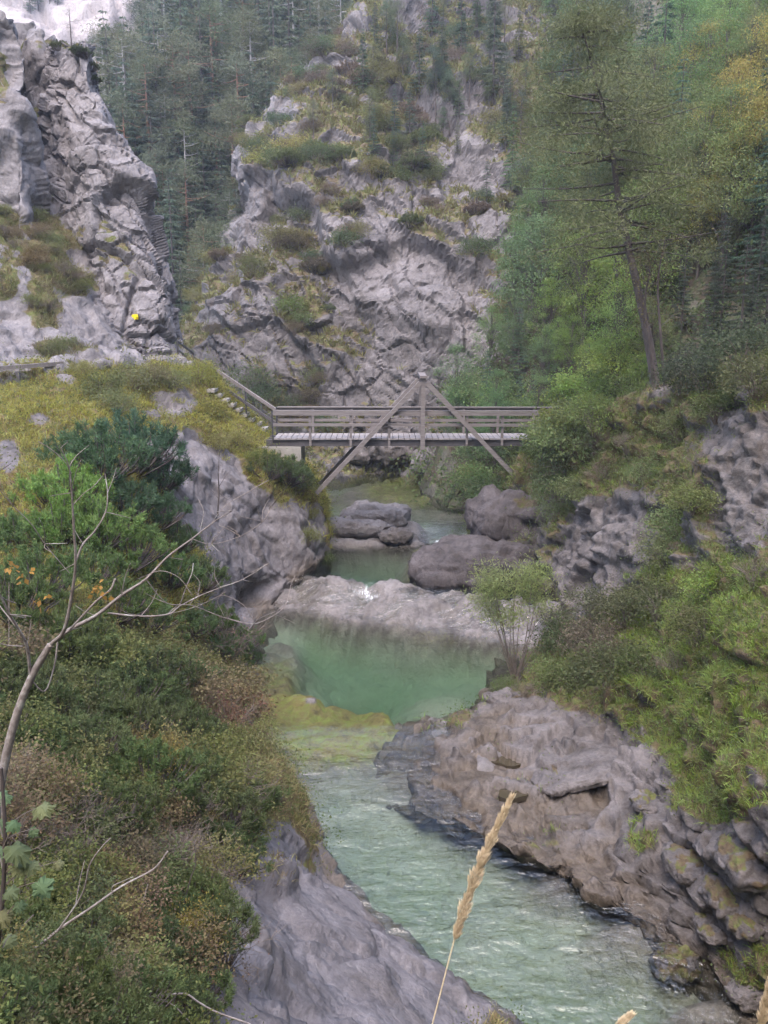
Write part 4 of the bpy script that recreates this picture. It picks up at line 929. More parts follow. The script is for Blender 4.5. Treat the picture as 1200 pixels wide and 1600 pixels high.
# ------------------------------------------------------------------ right hillside wood
def zone(u, v):
    if u > 1020 and 200 < v < 440: return [(0.17, .155, .04), (0.12, .14, .045), (0.085, .12, .045), (0.10, .13, .045)][rng.integers(4)]
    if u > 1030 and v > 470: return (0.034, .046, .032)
    if u > 1060 and v < 140: return [(0.10, .17, .06), (0.12, .18, .055)][rng.integers(2)]
    if u < 850 and v > 400: return (0.075, .12, .05)
    if 850 < u < 1010 and v > 480: return (0.11, .16, .04)
    return [(0.075, .115, .045), (0.06, .09, .045), (0.095, .11, .045)][rng.integers(3)]
for v in np.arange(60, 760, 42):
    for u in np.arange(725, 1260, 46):
        uu, vv = u+ru(-20, 20), v+ru(-18, 18)
        r = hit(uu, vv, ['right_hillside'])
        if r[0] is None: continue
        if uu < 815 and vv < 500: continue
        p = np.array(r[0]); h = ru(3.6, 7.0)*(0.62 if uu < 800 or vv > 560 else 1)
        if 940 < uu < 1080 and vv < 110 : h *= 0.4
        if not visible(p, h): continue
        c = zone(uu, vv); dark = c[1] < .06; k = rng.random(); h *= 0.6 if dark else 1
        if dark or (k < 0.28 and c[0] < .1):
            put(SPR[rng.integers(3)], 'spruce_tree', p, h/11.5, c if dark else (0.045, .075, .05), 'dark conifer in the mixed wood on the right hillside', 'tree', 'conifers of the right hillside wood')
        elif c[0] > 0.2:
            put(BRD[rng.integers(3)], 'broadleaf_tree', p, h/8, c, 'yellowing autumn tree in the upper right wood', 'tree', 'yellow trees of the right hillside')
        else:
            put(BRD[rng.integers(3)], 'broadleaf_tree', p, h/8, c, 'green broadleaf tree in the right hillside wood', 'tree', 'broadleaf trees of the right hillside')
for (u, v, h) in [(1095, 345, 5.5), (1135, 360, 5.0), (1065, 320, 4.5)]:
    put(BRD[rng.integers(3)], 'broadleaf_tree', hit(u, v, ['right_hillside'])[0], h/8, (0.15, .14, .04), 'yellowing autumn tree in the upper right wood', 'tree', 'yellow trees of the right hillside')
# bushes by the right bridge end and under it
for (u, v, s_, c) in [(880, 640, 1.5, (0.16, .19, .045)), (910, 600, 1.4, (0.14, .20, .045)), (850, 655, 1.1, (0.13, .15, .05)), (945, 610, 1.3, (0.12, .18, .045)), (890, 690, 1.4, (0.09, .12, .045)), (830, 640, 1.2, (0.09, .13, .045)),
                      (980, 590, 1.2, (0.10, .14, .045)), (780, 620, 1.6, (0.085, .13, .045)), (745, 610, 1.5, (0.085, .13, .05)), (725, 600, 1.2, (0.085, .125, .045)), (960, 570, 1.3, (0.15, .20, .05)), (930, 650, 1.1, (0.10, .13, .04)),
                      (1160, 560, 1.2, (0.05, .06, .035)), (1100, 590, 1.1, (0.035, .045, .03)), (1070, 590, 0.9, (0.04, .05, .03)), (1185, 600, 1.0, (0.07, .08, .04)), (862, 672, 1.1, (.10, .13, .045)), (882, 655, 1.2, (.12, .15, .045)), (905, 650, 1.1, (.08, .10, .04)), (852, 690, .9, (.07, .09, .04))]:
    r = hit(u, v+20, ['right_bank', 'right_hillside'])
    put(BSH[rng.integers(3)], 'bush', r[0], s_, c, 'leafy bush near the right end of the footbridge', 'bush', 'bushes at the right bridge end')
for (u, v, s_, c) in [(742, 742, .9, (0.11, .14, .045)), (745, 760, 1.2, (0.085, .12, .045)), (770, 780, 1.1, (0.07, .10, .04)), (735, 790, 1.0, (0.10, .13, .045)), (760, 715, 1.4, (0.07, .10, .045)), (812, 790, .8, (0.06, .08, .035)),
                      (870, 770, 1.0, (0.06, .08, .035)), (880, 725, 1.0, (0.045, .065, .035))]:
    r = hit(u, v+12, ['right_bank', 'right_hillside'])
    put(BSH[rng.integers(3)], 'bush', r[0], s_, c, 'bush over the water under the right bridge half', 'bush', 'bushes under the right bridge half')
# the tall dark-trunked pine on the spur
def spur_pine():
    base = np.array(hit(1028, 606, ['right_bank', 'right_hillside'])[0]); D = base[1]
    o = empty('pine_tree', base)
    T, C = MB(), MB()
    px = [(1028, 612), (1018, 560), (1003, 480), (985, 400), (968, 320), (955, 230), (932, 130), (905, 25)]
    pts = np.array([P(a, b, D+0.3*i) for i, (a, b) in enumerate(px)]) - base
    pts[0][2] -= 0.3
    T.tube(pts, [0.17, 0.145, 0.13, 0.115, 0.10, 0.075, 0.045, 0.025], 9, 4)
    for k in range(84):
        t = ru(0.44, 1.0); b0 = np.array([np.interp(t*7, range(8), pts[:, j]) for j in range(3)])
        L = 3.0*math.sin(min(1, (t-0.44)/0.56*0.72+0.28)*math.pi)**0.45*ru(0.45, 1.15); a = ru(0, 6.28)
        e = b0 + np.array([math.cos(a)*L, math.sin(a)*L, ru(-0.25, 0.2)*L])
        T.tube([b0, (b0+e)/2+rn(3)*.1, e], [0.045, 0.025, 0.008], 4, 3)
        for j in range(7):
            c = b0+(e-b0)*ru(0.4, 1.1)+rn(3)*np.array([.4, .4, .3]); m = 80
            d = sphere_dirs(m); C.leaves(c+d*ru(.1, 1, m)[:, None]*np.array([.6, .6, .34]), d+rn(m, 3)*.5, ru(.09, .18, m), ru(.018, .035, m))
    T.build('trunk', BARK, o, True); c = C.build('crown', NEEDLE, o); c.color = (0.15, 0.165, 0.075, 1)
    tag(o, 'tall leaning pine with a thick dark trunk on the right spur', 'tree')
spur_pine()
for (u, v, pts_, lab) in [(1022, 604, [(1015, 540), (1008, 470), (1020, 400)], 'thin dark stem with sparse leaves just left of the thick pine trunk base'), (1040, 600, [(1032, 520), (1028, 440), (1040, 370)], 'thin sparse sapling just right of the thick pine trunk')]:
    b = np.array(hit(u, v, ['right_bank', 'right_hillside'])[0]); o = empty('sapling', b); T, C = MB(), MB()
    q = np.array([b-np.array([0, 0, .2])]+[P(a_, b_, b[1]-.2) for a_, b_ in pts_])-b
    T.tube(q, [.05, .04, .03, .012], 6, 4)
    for k in range(14):
        t = ru(1, 3); b0 = np.array([np.interp(t, range(4), q[:, j]) for j in range(3)]); e = b0+np.array([ru(-.9, .9), ru(-.6, .6), ru(-.1, .7)])
        T.tube([b0, (b0+e)/2, e], [.015, .01, .004], 3); m = 45; C.leaves(e+rn(m, 3)*.22, rn(m, 3), ru(.05, .1, m), ru(.03, .06, m))
    T.build('trunk', BARK, o, True); c = C.build('crown', LEAF, o); c.color = (.13, .11, .06, 1)
    tag(o, lab, 'tree')
# bushes on the right bank
RBP = [((890, 1000), .9, (0.06, .075, .035)), ((930, 960), 1.0, (0.07, .075, .045)), ((980, 960), .9, (0.065, .075, .035)), ((1030, 950), .9, (0.06, .07, .035)), ((900, 1060), .8, (0.07, .09, .035)), ((960, 1040), .9, (0.055, .07, .03)), ((870, 1060), .7, (0.075, .10, .035)),
       ((1120, 930), .8, (0.10, .15, .035)), ((1100, 990), .8, (0.07, .08, .035)), ((1060, 830), .9, (0.085, .11, .04)), ((1040, 870), .8, (0.075, .095, .04)), ((1080, 780), .7, (0.085, .11, .04)), ((900, 760), .8, (0.09, .11, .04)), ((940, 740), .8, (0.075, .09, .04)), ((870, 800), .7, (0.075, .09, .04)),
       ((1010, 1050), .7, (0.07, .085, .03)), ((1060, 1040), .7, (0.08, .10, .035)), ((820, 1075), .5, (0.075, .11, .035)), ((790, 1070), .45, (0.07, .10, .035)), ((1180, 900), .7, (0.10, .14, .04)), ((980, 690), .7, (0.085, .10, .04)), ((1060, 670), .7, (0.08, .095, .04)), ((1120, 640), .7, (0.08, .10, .04)),
       ((1010, 740), .7, (0.075, .10, .04)), ((930, 690), .7, (0.09, .12, .04)), ((1090, 720), .6, (0.09, .10, .045)), ((1150, 620), .7, (0.08, .10, .04)), ((870, 960), .6, (.08, .075, .05)), ((930, 1010), .9, (.075, .07, .05))]
for (u, v), s_, c in RBP:
    r = hit(u, v+14, ['right_bank'])
    put((BSH+TWG[:1])[rng.integers(4)], 'bush', r[0], s_, c, 'low bush on the steep right bank below the spur', 'bush', 'bushes on the right bank')
# the small willow by the pool
def willow():
    b = np.array(hit(806, 1062, ['right_bank', 'riverbed'])[0]); o = empty('willow', b); T, C = MB(), MB()
    for k in range(11):
        tx, ty = ru(745, 850), ru(880, 960); e = P(tx, ty, b[1]+ru(-.5, .5))-b
        mid = e*np.array([.55, .55, .55])+np.array([ru(-.1, .1), ru(-.1, .1), -.1])
        T.tube([(ru(-.05, .05), ru(-.05, .05), -.2), mid, e], [.018, .011, .004], 5, 4)
        for j in range(9):
            s = ru(.65, 1.02); c = mid*(1-s)+e*s; m = 75
            C.leaves(c+rn(m, 3)*np.array([.24, .24, .15]), rn(m, 3)+np.array([0, 0, .8]), ru(.08, .15, m), ru(.014, .026, m), .1)
    for k in range(14):
        e = np.array([ru(-.7, .7), ru(-.4, .4), ru(.5, 1.5)]); T.tube([(0, 0, -.1), e*np.array([.5, .5, .55]), e], [.014, .009, .003], 4, 3)
    T.build('trunk', TWIG, o, True); c = C.build('crown', LEAF, o); c.color = (.24, .28, .10, 1)
    tag(o, 'small willow with a feathery green top on the shore right of the pool', 'tree')
willow()

# ------------------------------------------------------------------ left bank shrubs
LB = ['left_bank']
for (u, v, s_, c) in [(150, 745, 1.5, (0.040, .075, .038)), (205, 730, 1.6, (0.038, .07, .038)), (250, 760, 1.3, (0.038, .07, .036)), (190, 800, 1.2, (0.04, .075, .036)), (240, 820, 1.1, (0.045, .08, .036)), (270, 860, .9, (.05, .08, .036))]:
    r = hit(u, v, LB); put(MUG[rng.integers(2)], 'dwarf_pine', r[0], s_, c, 'dark blue-green dwarf pine in thicket below the knoll', 'dwarf pine', 'dark dwarf pines below the knoll')
for (u, v, s_, c) in [(100, 790, 1.2, (0.085, .14, .03)), (150, 850, 1.2, (0.075, .13, .03)), (90, 850, 1.1, (0.07, .12, .03)), (200, 880, 1.1, (0.065, .11, .03)), (260, 910, 1.0, (0.06, .10, .03)), (30, 860, 1.0, (0.07, .11, .03)), (140, 910, 1.0, (.06, .10, .03)), (310, 920, .9, (.055, .085, .03)),
                      (330, 980, .8, (0.06, .095, .03)), (380, 1010, .7, (0.06, .10, .03)), (290, 990, .8, (.055, .085, .03)), (230, 980, .8, (.055, .085, .03)), (345, 1020, .6, (.05, .09, .03)), (180, 960, .9, (.055, .09, .03)), (60, 930, .9, (.055, .09, .03)), (20, 960, .9, (.06, .09, .03)), (390, 1035, .5, (.055, .095, .03))]:
    r = hit(u, v, LB); put(MUG[rng.integers(2)], 'dwarf_pine', r[0], s_, c, 'bright green dwarf pine on the slope above the pool', 'dwarf pine', 'bright dwarf pines on the left slope')
for (u, v, s_, c, k) in [(450, 745, 1.0, (.055, .08, .03), 'm'), (420, 735, .9, (.06, .085, .03), 'm'), (470, 760, .7, (.06, .08, .03), 'b'), (400, 720, .6, (.10, .11, .035), 'b'), (480, 840, .55, (.085, .10, .03), 'b'), (505, 870, .5, (.07, .09, .03), 'b'), (485, 800, .4, (.08, .09, .03), 'b'),
                         (340, 690, .6, (.11, .11, .035), 'b'), (270, 600, .8, (.10, .105, .045), 'b'), (210, 600, .9, (.095, .10, .045), 'b'), (160, 605, .8, (.09, .10, .04), 'b'), (310, 590, .8, (.13, .14, .035), 'b'), (180, 640, .8, (.10, .105, .04), 'b'), (240, 590, .7, (.11, .10, .055), 'b'),
                         (130, 580, .5, (.12, .13, .04), 'b'), (330, 640, .7, (.13, .13, .035), 'b'), (370, 690, .6, (.14, .13, .04), 'b')]:
    r = hit(u, v+8, LB); put(MUG[0] if k == 'm' else BSH[rng.integers(3)], 'shrub', r[0], s_, c, 'low shrub on the grassy knoll left of the footbridge', 'shrub', 'shrubs on the knoll')
kinds = [('m', (.056, .078, .03), 'small dwarf pine in the tangled lower left thicket', 'dwarf_pine', 'dwarf pine', 'dwarf pines of the near thicket'),
         ('b', (.085, .10, .032), 'leafy shrub in the tangled lower left thicket', 'shrub', 'shrub', 'leafy shrubs of the near thicket'),
         ('t', (.13, .09, .06), 'brown twiggy shrub in the tangled lower left thicket', 'twiggy_shrub', 'shrub', 'twiggy shrubs of the near thicket')]
for v in np.arange(1040, 1660, 38):
    for u in np.arange(-228, 470, 52):
        uu, vv = u+ru(-24, 24), v+ru(-18, 18)
        edge = 400 if vv < 1180 else (450 if vv < 1260 else 450-(vv-1260)*0.55 + (60 if vv > 1480 else 0))
        if uu > edge-20: continue
        r = hit(uu, vv, LB); p = np.array(r[0]); D = p[1]
        x = rng.random(); pm = 0.55 if (vv > 1430 or vv < 1200) and uu < 330 else 0.2
        k = kinds[0] if x < pm else (kinds[1] if x < pm+0.5 else kinds[2])
        sc = ru(0.028, 0.05)*D + 0.12
        if k[0] == 'm': put(MUG[rng.integers(2)], k[3], p, sc*1.15, k[1], k[2], k[4], k[5])
        elif k[0] == 'b': put(BSH[rng.integers(3)], k[3], p, sc, [(.085, .10, .032), (.11, .11, .042), (.08, .09, .034), (.105, .085, .048), (.075, .09, .038)][rng.integers(5)], k[2], k[4], k[5])
        else: put(TWG[rng.integers(2)], k[3], p, sc*1.2, k[1], k[2], k[4], k[5])
for (u, v, s_, c) in [(368, 1125, .7, (.15, .075, .05)), (345, 1150, .6, (.13, .08, .055)), (385, 1112, .55, (.15, .07, .045)), (330, 1120, .5, (.13, .075, .05)), (400, 1160, .4, (.12, .08, .05))]:
    r = hit(u, v, LB); put(BSH[1], 'shrub', r[0], s_, c, 'reddish autumn shrub at the edge of the left bank', 'shrub', 'reddish shrubs on the left bank')
for (u, v, s_, c) in [(232, 1215, .5, (.13, .115, .035)), (300, 1480, .35, (.13, .115, .03)), (275, 1430, .3, (.13, .09, .04))]:
    r = hit(u, v, LB); put(BSH[0], 'shrub', r[0], s_, c, 'yellow tinged shrub in the lower left thicket', 'shrub', 'yellow shrubs on the left bank')

# ------------------------------------------------------------------ grass and ground cover
def scatter(name, n, wf, dpow=0.6):
    S = SHEETS[name]; G, nn = S['G'], S['n']
    c = (G[:-1, :-1]+G[1:, 1:])/2
    area = np.linalg.norm(np.cross(G[1:, :-1]-G[:-1, :-1], G[:-1, 1:]-G[:-1, :-1]), axis=-1)
    u, v = S['u'][:-1, :-1], S['v'][:-1, :-1]
    dist = np.maximum(np.linalg.norm(c, axis=-1), 2.0)
    w = area*S['veg'][:-1, :-1]*wf(u, v)*((u > -420) & (u < 1480) & (v > -60) & (v < 1800))*np.where((u > -60) & (u < 1260) & (v < 1660), 1.0, 0.55)*(nn[:-1, :-1, 2] > -0.1)/dist**dpow
    w = w*((nn[:-1, :-1]*nrm(-c)).sum(-1) > -0.25)
    i = rng.choice(w.size, n, p=(w/w.sum()).ravel()); a, b = np.unravel_index(i, w.shape)
    s, t = ru(0, 1, n)[:, None], ru(0, 1, n)[:, None]
    p = G[a, b]*(1-s)*(1-t)+G[a+1, b]*s*(1-t)+G[a, b+1]*(1-s)*t+G[a+1, b+1]*s*t
    return p, nn[a, b], dist[a, b]
def grass(sname, n, blades, ln, wd, color, label, wf=lambda u, v: 1.0, spread=0.5, dpow=0.6, name='grass', droop=0.35):
    p, nn, ds = scatter(sname, n, wf, dpow)
    q = np.repeat(p, blades, 0); nq = np.repeat(nn, blades, 0); m = len(q); sc = np.repeat(np.clip(ds/25, 0.35, 2.2)**0.5, blades)
    q = q + rn(m, 3)*0.05*sc[:, None]*np.array([1, 1, 0.1]) - nq*0.02
    d = np.array([0, 0, 1.0]) + nq*0.35 + rn(m, 3)*spread
    mb = MB().leaves(q, d, ru(0.5, 1.25, m)*ln*sc, ru(0.6, 1.3, m)*wd*sc, droop, 0.4)
    o = mb.build(name, GRASS); o.color = (*[x*1.55 for x in color], 1); tag(o, label, 'grass' if name == 'grass' else 'ground cover', kind='stuff'); return o
grass('left_bank', 15000, 7, 0.34, 0.018, (0.19, 0.175, 0.04), 'yellow green grass covering the knoll and left slope', lambda u, v: (v < 960)*1.0+0.0*(u))
grass('left_bank', 11000, 6, 0.34, 0.014, (0.18, 0.145, 0.065), 'olive and brown grass between the near shrubs on the left', lambda u, v: (v > 930)*1.0, dpow=1.2)
grass('right_bank', 10000, 7, 0.34, 0.016, (0.13, 0.17, 0.035), 'lush green grass on the right bank', lambda u, v: ((u > 960) & (v > 880))*1.0 + 0.12)
grass('right_bank', 6000, 6, 0.3, 0.018, (0.10, 0.115, 0.04), 'dull green grass on the right spur', lambda u, v: (v < 980)*1.0)
grass('cliff', 9000, 6, 0.5, 0.05, (0.12, 0.115, 0.045), 'dry grass on the ledges of the cliff', dpow=0)
grass('scree_slope', 3500, 6, 0.3, 0.022, (0.12, 0.11, 0.05), 'sparse dry grass on the stony slope', dpow=0)
def cover(sname, n, per, size, color, label, wf=lambda u, v: 1.0, dpow=0.8, hgt=0.2):
    p, nn, ds = scatter(sname, n, wf, dpow)
    q = np.repeat(p, per, 0); nq = np.repeat(nn, per, 0); m = len(q); sc = np.repeat(np.clip(ds/20, 0.3, 2.5)**0.6, per)
    q = q + rn(m, 3)*0.16*sc[:, None] + nq*np.abs(rn(m))[:, None]*hgt*sc[:, None]
    mb = MB().leaves(q, rn(m, 3)+np.array([0, 0, .5]), ru(.6, 1.4, m)*size*sc, ru(.3, .7, m)*size*sc, 0.1)
    o = mb.build('ground_cover', LEAF); o.color = (*[x*1.65 for x in color], 1); tag(o, label, 'ground cover', kind='stuff')
cover('left_bank', 5000, 14, 0.06, (0.075, 0.085, 0.03), 'low green ground cover on the left slope', dpow=1.2)
cover('right_bank', 3500, 14, 0.06, (0.07, 0.085, 0.032), 'low green ground cover on the right bank')
cover('right_hillside', 5000, 12, 0.13, (0.065, 0.085, 0.035), 'undergrowth of the right hillside wood', dpow=0, hgt=0.35)
cover('hillside', 4000, 10, 0.3, (0.05, 0.062, 0.035), 'undergrowth of the far forest', dpow=0, hgt=0.4)

# ------------------------------------------------------------------ foreground: bare tree, saplings, stalks
def px_tube(mb, pts, D, r, base, sides=6, dD=0.0, sm=4):
    q = np.array([P(a, b, (D if np.isscalar(D) else D[i]) + dD*i) for i, (a, b) in enumerate(pts)]) - base
    mb.tube(q, np.linspace(r[0], r[1], len(pts)), sides, sm); return q
def bare_tree():
    g = np.array(hit(-12, 1330, ['left_bank'])[0]); o = empty('bare_tree', g); D = g[1]
    T = MB(); px_tube(T, [(-14, 1345), (0, 1230), (22, 1130), (48, 1060), (78, 1008)], D, (.038, .025), g, 9); T.build('trunk', BARKPALE, o, True)
    br = [([(78, 1008), (110, 983), (150, 962), (190, 930), (228, 905), (262, 870), (300, 842), (335, 815), (362, 798)], .040, .004, .06),
          ([(80, 1006), (100, 985), (112, 930), (118, 880), (115, 820), (112, 770), (108, 730), (95, 700)], .035, .003, -.04),
          ([(117, 880), (130, 850), (148, 830), (165, 800), (168, 770), (164, 740)], .02, .004, .05),
          ([(113, 790), (130, 772), (146, 760), (160, 744)], .008, .002, .03), ([(112, 765), (118, 740), (126, 720)], .006, .002, -.03),
          ([(112, 740), (100, 720), (80, 702), (60, 690)], .007, .002, -.04),
          ([(48, 1060), (42, 1010), (30, 985), (15, 960), (0, 930), (-10, 915)], .028, .008, -.06),
          ([(35, 1010), (10, 1008), (-10, 1002)], .010, .004, -.05), ([(24, 978), (6, 955), (-6, 940)], .012, .005, .04),
          ([(14, 1010), (14, 960), (14, 910)], .006, .003, .06),
          ([(110, 983), (150, 940), (172, 922), (180, 905)], .022, .010, .02),
          ([(168, 958), (220, 963), (262, 960), (280, 948), (310, 932), (345, 918), (380, 905), (420, 880)], .018, .003, .05),
          ([(280, 948), (292, 915), (300, 895), (302, 880)], .010, .004, .03), ([(302, 897), (312, 910), (310, 925), (296, 945)], .005, .003, .0),
          ([(228, 905), (260, 942), (300, 946), (350, 965), (395, 975), (430, 960), (446, 945), (452, 925)], .008, .002, .08),
          ([(190, 930), (196, 900), (204, 880)], .010, .004, -.03), ([(330, 818), (352, 790), (385, 770), (420, 750)], .004, .002, .04),
          ([(300, 842), (330, 850), (375, 838), (410, 815), (425, 790)], .005, .002, .05), ([(215, 905), (250, 892), (280, 903), (300, 930)], .005, .002, .0),
          ([(350, 962), (340, 940), (350, 930), (380, 945), (395, 965)], .003, .002, .02), ([(108, 895), (70, 850), (50, 820), (20, 790), (0, 765), (-10, 740)], .007, .004, -.07),
          ([(312, 832), (318, 800), (310, 780)], .005, .002, .04), ([(262, 960), (300, 950), (335, 935), (352, 925)], .005, .002, -.04), ([(48, 1062), (70, 1080), (85, 1040), (90, 1000)], .012, .008, .05)]
    for pts, r0, r1, dd in br:
        T = MB(); px_tube(T, pts, D, (r0*0.43, max(r1*.8, .003)), g, 6, dd); T.build('branch', BARKPALE, o, True)
    rr = random.Random(3)
    for k in range(60):
        T = MB()
        pts, r0, r1, dd = br[rr.choice([0, 1, 2, 6, 11, 14, 17, 20])]; i = rr.randrange(1, len(pts)); a, b = pts[i]
        e = (a+rr.uniform(-35, 40), b+rr.uniform(-45, 15)); px_tube(T, [(a, b), ((a+e[0])/2+rr.uniform(-5, 5), (b+e[1])/2), e], D+dd*i, (.004, .002), g, 3, rr.uniform(-.1, .1), 2)
        T.build('twig', BARKPALE, o, True)
    for (a, b) in [(18, 883), (25, 890), (158, 920), (166, 928), (60, 935), (66, 940), (40, 900), (150, 925)]:
        for k in range(5):
            L = MB(); c = P(a, b, D-.1)-g; L.leaves(c+rn(1, 3)*.03, rn(1, 3), .05, .035, .2); x = L.build('leaf', LEAF, o); x.color = (.42, .23, .06, 1)
    tag(o, 'bare grey tree with pale lichen and forked branches at the left edge', 'tree')
bare_tree()
def maple():
    g = np.array(hit(-40, 1600, ['left_bank'])[0]); o = empty('maple_sapling', g); D = g[1]-.1
    T = MB(); px_tube(T, [(-40, 1600), (-8, 1500), (4, 1400), (8, 1300), (2, 1200)], D, (.012, .006), g, 6); T.build('stem', BARK, o, True)
    out = np.array([(0, -.38), (.14, -.46), (.36, -.40), (.38, -.22), (.56, -.06), (.50, .12), (.36, .14), (.34, .34), (.16, .36), (0, .56), (-.13, .38), (-.32, .36), (-.35, .16), (-.52, .10), (-.54, -.08), (-.40, -.22), (-.34, -.42), (-.12, -.46)])
    for (a, b, s, sh) in [(66, 1262, 44, 1), (20, 1288, 30, .8), (4, 1244, 40, 1.1), (26, 1328, 54, .75), (0, 1330, 44, .9), (46, 1354, 34, 1), (30, 1358, 30, 1.1), (92, 1352, 22, 1), (66, 1390, 42, .95), (14, 1392, 34, .7), (2, 1432, 46, .8), (30, 1415, 26, .8), (-4, 1290, 40, .8), (12, 1470, 30, .9), (50, 1300, 22, .8)]:
        c = P(a, b, D+ru(-.15, .15)); k = FP/depth(c); sz = s/k*0.85
        to = nrm(-c); n = nrm(to*0.9 + np.array([0, 0, .7]) + rn(3)*.35); dn = np.array([ru(-.5, .7), -.2, -.8]); t = nrm(dn-(dn@n)*n); w = np.cross(n, t)
        oo = np.repeat(out, 2, 0); oo[1::2] = (out+np.roll(out, -1, 0))/2*ru(.88, 1.0, 18)[:, None]; oo = oo*(1+rn(36, 1)*.03)
        def lay(q, dr): return c + (w*q[:, :1] + t*q[:, 1:])*sz + n*(-(np.abs(q[:, :1])*.30*sz) - dr*sz)
        rim = lay(oo, 0.16+rn(36, 1)*.06); inner = lay(oo*0.5, 0.03+0*oo[:, :1])
        v = np.vstack([rim, inner, c[None]]) - g; k_ = np.arange(36); k2 = (k_+1) % 36
        lf = link('leaf', np_mesh('leaf', v, [np.stack([k_, k2, k2+36, k_+36], -1), np.stack([k_+36, k2+36, np.full(36, 72)], -1)]), LEAF, o)
        yl = ru(0.9, 1.5); lf.color = (.15*sh*yl, .22*sh, .11*sh, 1)
        T = MB(); st = P(4, b+ru(10, 40), D)-g; T.tube([st, (st+rim[0]-g)/2+np.array([0, 0, .01]), rim[0]-g], [.003, .002, .0015], 4, 3); T.build('leaf_stalk', TWIG, lf)
    tag(o, 'young maple sapling with pale green lobed leaves at the left edge', 'sapling')
maple()
def dead_branch(base_uv, lines, label, mt=BARKPALE):
    g = np.array(hit(*base_uv, ['left_bank'])[0]); o = empty('dead_branch', g); D = g[1]
    for i, (pts, r0, r1, dd) in enumerate(lines):
        T = MB(); px_tube(T, pts, D-.12, (r0, r1), g, 6, dd); T.build('branch' if i == 0 else 'twig', mt, o, True)
    tag(o, label, 'branch')
dead_branch((0, 1515), [([(-20, 1525), (20, 1503), (60, 1478), (98, 1448), (140, 1420), (190, 1385), (240, 1358), (262, 1330)], .010, .004, .02), ([(90, 1455), (118, 1415), (132, 1388), (140, 1352), (158, 1325), (172, 1310)], .006, .003, -.02),
                        ([(175, 1398), (176, 1385), (190, 1378), (208, 1370)], .003, .002, .0), ([(118, 1415), (124, 1380), (132, 1345)], .003, .002, .03)], 'long thin forked dead branch slanting across the lower left thicket')
dead_branch((196, 1502), [([(192, 1500), (205, 1465), (218, 1430), (226, 1400), (231, 1382)], .007, .003, .01)], 'short pale dead stick standing upright in the lower left thicket')
dead_branch((282, 1455), [([(278, 1452), (288, 1410), (298, 1372), (306, 1350), (304, 1320)], .008, .004, .02)], 'dark dead stick standing above the lower left rock face', BARK)
dead_branch((230, 1585), [([(158, 1578), (185, 1568), (220, 1560), (255, 1555), (290, 1553), (310, 1566), (340, 1582), (395, 1602), (440, 1625)], .008, .006, .0), ([(205, 1566), (220, 1572), (235, 1562)], .004, .003, .03), ([(240, 1558), (270, 1570), (290, 1590), (310, 1610)], .005, .003, -.03), ([(180, 1610), (210, 1592), (235, 1580), (240, 1565)], .006, .003, -.04)], 'pale weathered dead branch lying along the bottom edge')
dead_branch((20, 1490), [([(2, 1495), (20, 1470), (38, 1445), (52, 1430)], .006, .004, .02)], 'short brown stick near the maple sapling at the left edge', BARK)
# bare sapling on the knoll's rock face
g = np.array(hit(338, 800, ['left_bank'])[0]); o = empty('bare_sapling', g); T = MB()
px_tube(T, [(340, 806), (342, 770), (341, 740), (343, 705)], g[1]-.2, (.03, .008), g, 5); T.build('trunk', BARK, o, True)
for pts in ([(341, 762), (352, 745), (360, 735)], [(342, 780), (330, 765), (322, 750)], [(342, 770), (356, 780), (366, 772)]):
    T = MB(); px_tube(T, pts, g[1]-.2, (.012, .004), g, 4, .1); T.build('branch', BARK, o, True)
tag(o, 'thin bare sapling in front of the grey rock face of the knoll', 'tree')
def stalk(pts, D, head_from, label, wpx=13):
    du, dv = (pts[0][0]-pts[1][0])/(pts[0][1]-pts[1][1]), 60; low = []
    for k in range(1, 40):
        q = P(pts[0][0]+du*dv*k*0.8, pts[0][1]+dv*k, D); gz = ground(q[0], q[1], ['left_bank'], 0); low.append(q)
        if gz is not None and q[2] < gz: break
    o = empty('dry_grass_stalk', low[-1]); g = np.array(o.location)
    T = MB(); q = np.array(low[::-1]+[P(a, b, D) for a, b in pts])-g
    T.tube(q, np.linspace(.0022, .0011, len(q)), 6, 3); T.build('stem', STRAW, o, True)
    H = MB(); hp = crom(np.array([P(a, b, D)-g for a, b in pts[head_from:]]), 60); k = FP/depth(hp[30]+g); n = 2600
    t = ru(0, 1, n); ax = np.stack([np.interp(t*59, range(60), hp[:, j]) for j in range(3)], -1); tan = nrm(hp[-1]-hp[0])
    lump = 0.75+0.35*np.sin(t*38+1.3*np.sin(t*11)); w = wpx/k*np.sin(np.clip(t*0.86+0.12, 0, 1)*np.pi)**0.75*lump*(1.15-0.5*t)
    d = sphere_dirs(n); d = nrm(d-(d@tan)[:, None]*tan)
    H.leaves(ax+d*(w*ru(.1, .75, n))[:, None], tan*1.0+d*.33, ru(.008, .016, n), ru(.0010, .0022, n), .0); H.build('seed_head', STRAW, o)
    tag(o, label, 'grass stalk')
stalk([(672, 1615), (690, 1545), (710, 1468), (735, 1390), (765, 1318), (799, 1247)], 1.25, 2, 'tall straw coloured grass stalk with a feathery seed head before the stream')
stalk([(1186, 1640), (1190, 1600), (1196, 1570), (1203, 1535)], 1.2, 0, 'tip of a dry grass stalk at the bottom right corner', 9)
stalk([(950, 1640), (966, 1606), (985, 1590)], 1.2, 0, 'tip of a dry grass stalk poking up at the bottom edge', 6)

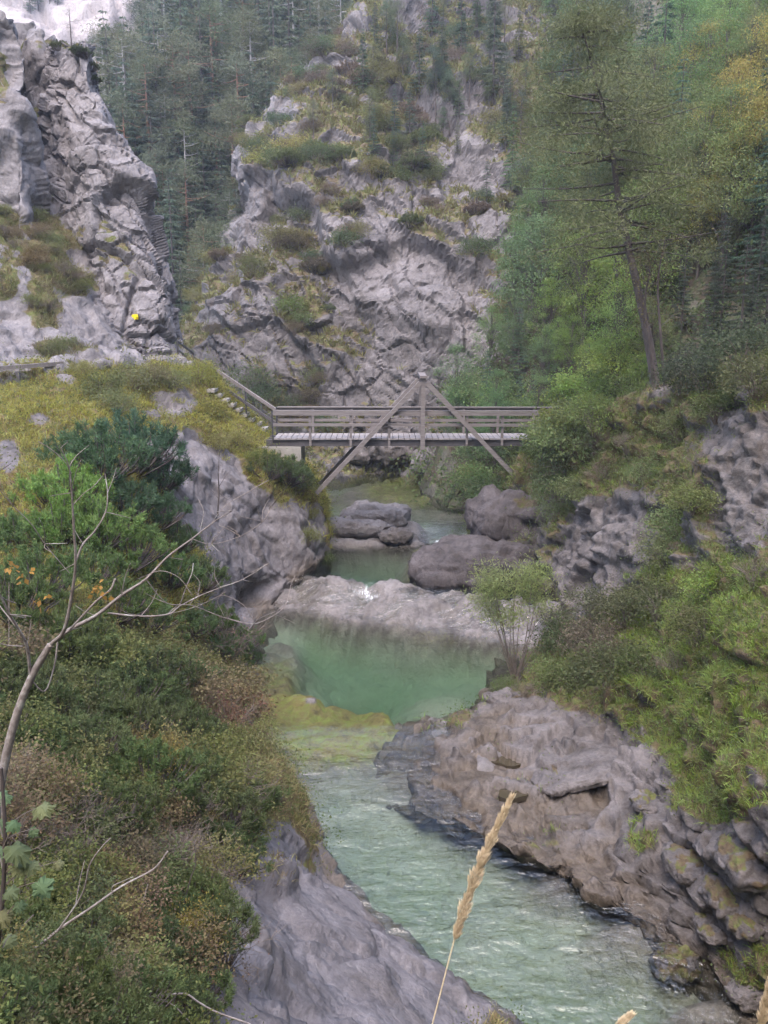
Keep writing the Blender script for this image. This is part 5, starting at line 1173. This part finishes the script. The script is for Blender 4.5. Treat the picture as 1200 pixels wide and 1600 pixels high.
# ------------------------------------------------------------------ labels: where in its group a plant stands
def place_labels():
    gr = {}
    for o in COL.objects:
        if o.parent is None and o.get('group') and o.get('label') and 'stair' not in o['label']: gr.setdefault((o['group'], o['label']), []).append(o)
    ordn = ['', 'second ', 'third ', 'fourth ', 'fifth ', 'sixth ', 'seventh ', 'eighth ', 'ninth ']
    bands = ['first', 'second', 'third', 'fourth', 'fifth', 'sixth', 'seventh', 'eighth', 'ninth', 'tenth', 'eleventh', 'twelfth', 'thirteenth', 'fourteenth']
    for (g, lab), obs in gr.items():
        uv = np.array([[float(c) for c in UV(np.array(o.location))] for o in obs]); n = len(obs)
        if n <= 18:
            for rank, i in enumerate(np.argsort(uv[:, 0])):
                w = (ordn[rank]+'leftmost') if rank < n/2 else (ordn[n-1-rank]+'rightmost')
                obs[i]['label'] = lab + ', ' + w + ' of its group'
        else:
            nr = math.ceil(n/18); ro = np.argsort(np.argsort(uv[:, 1]))*nr//n
            for r in range(nr):
                idx = np.where(ro == r)[0]; idx = idx[np.argsort(uv[idx, 0])]; m = len(idx)
                for k, i in enumerate(idx):
                    z = min(k, m-1-k)
                    obs[i]['label'] = lab + ', ' + ordn[min(z, 8)] + ('leftmost' if k < m/2 else 'rightmost') + ', ' + bands[r] + ' band down'
place_labels()

# ------------------------------------------------------------------ the damp air of the gorge
bm = MB(); bm.beam((20, -12, 46), (20, 275, 46), 330, 160)
hz = bm.build('haze', None); hb = bmesh.new(); hb.from_mesh(hz.data); bmesh.ops.recalc_face_normals(hb, faces=hb.faces[:]); hb.to_mesh(hz.data); hb.free(); hm = bpy.data.materials.new('haze'); hm.use_nodes = True
hn = hm.node_tree; hn.nodes.clear(); ho = hn.nodes.new('ShaderNodeOutputMaterial'); hv = hn.nodes.new('ShaderNodeVolumePrincipled')
hv.inputs['Color'].default_value = (0.76, 0.84, 1.0, 1); hv.inputs['Density'].default_value = 0.0007; hv.inputs['Anisotropy'].default_value = 0.2
hn.links.new(hv.outputs[0], ho.inputs['Volume']); hz.data.materials.append(hm); hz['kind'] = 'stuff'
tag(hz, 'thin bluish haze filling the gorge', 'haze')
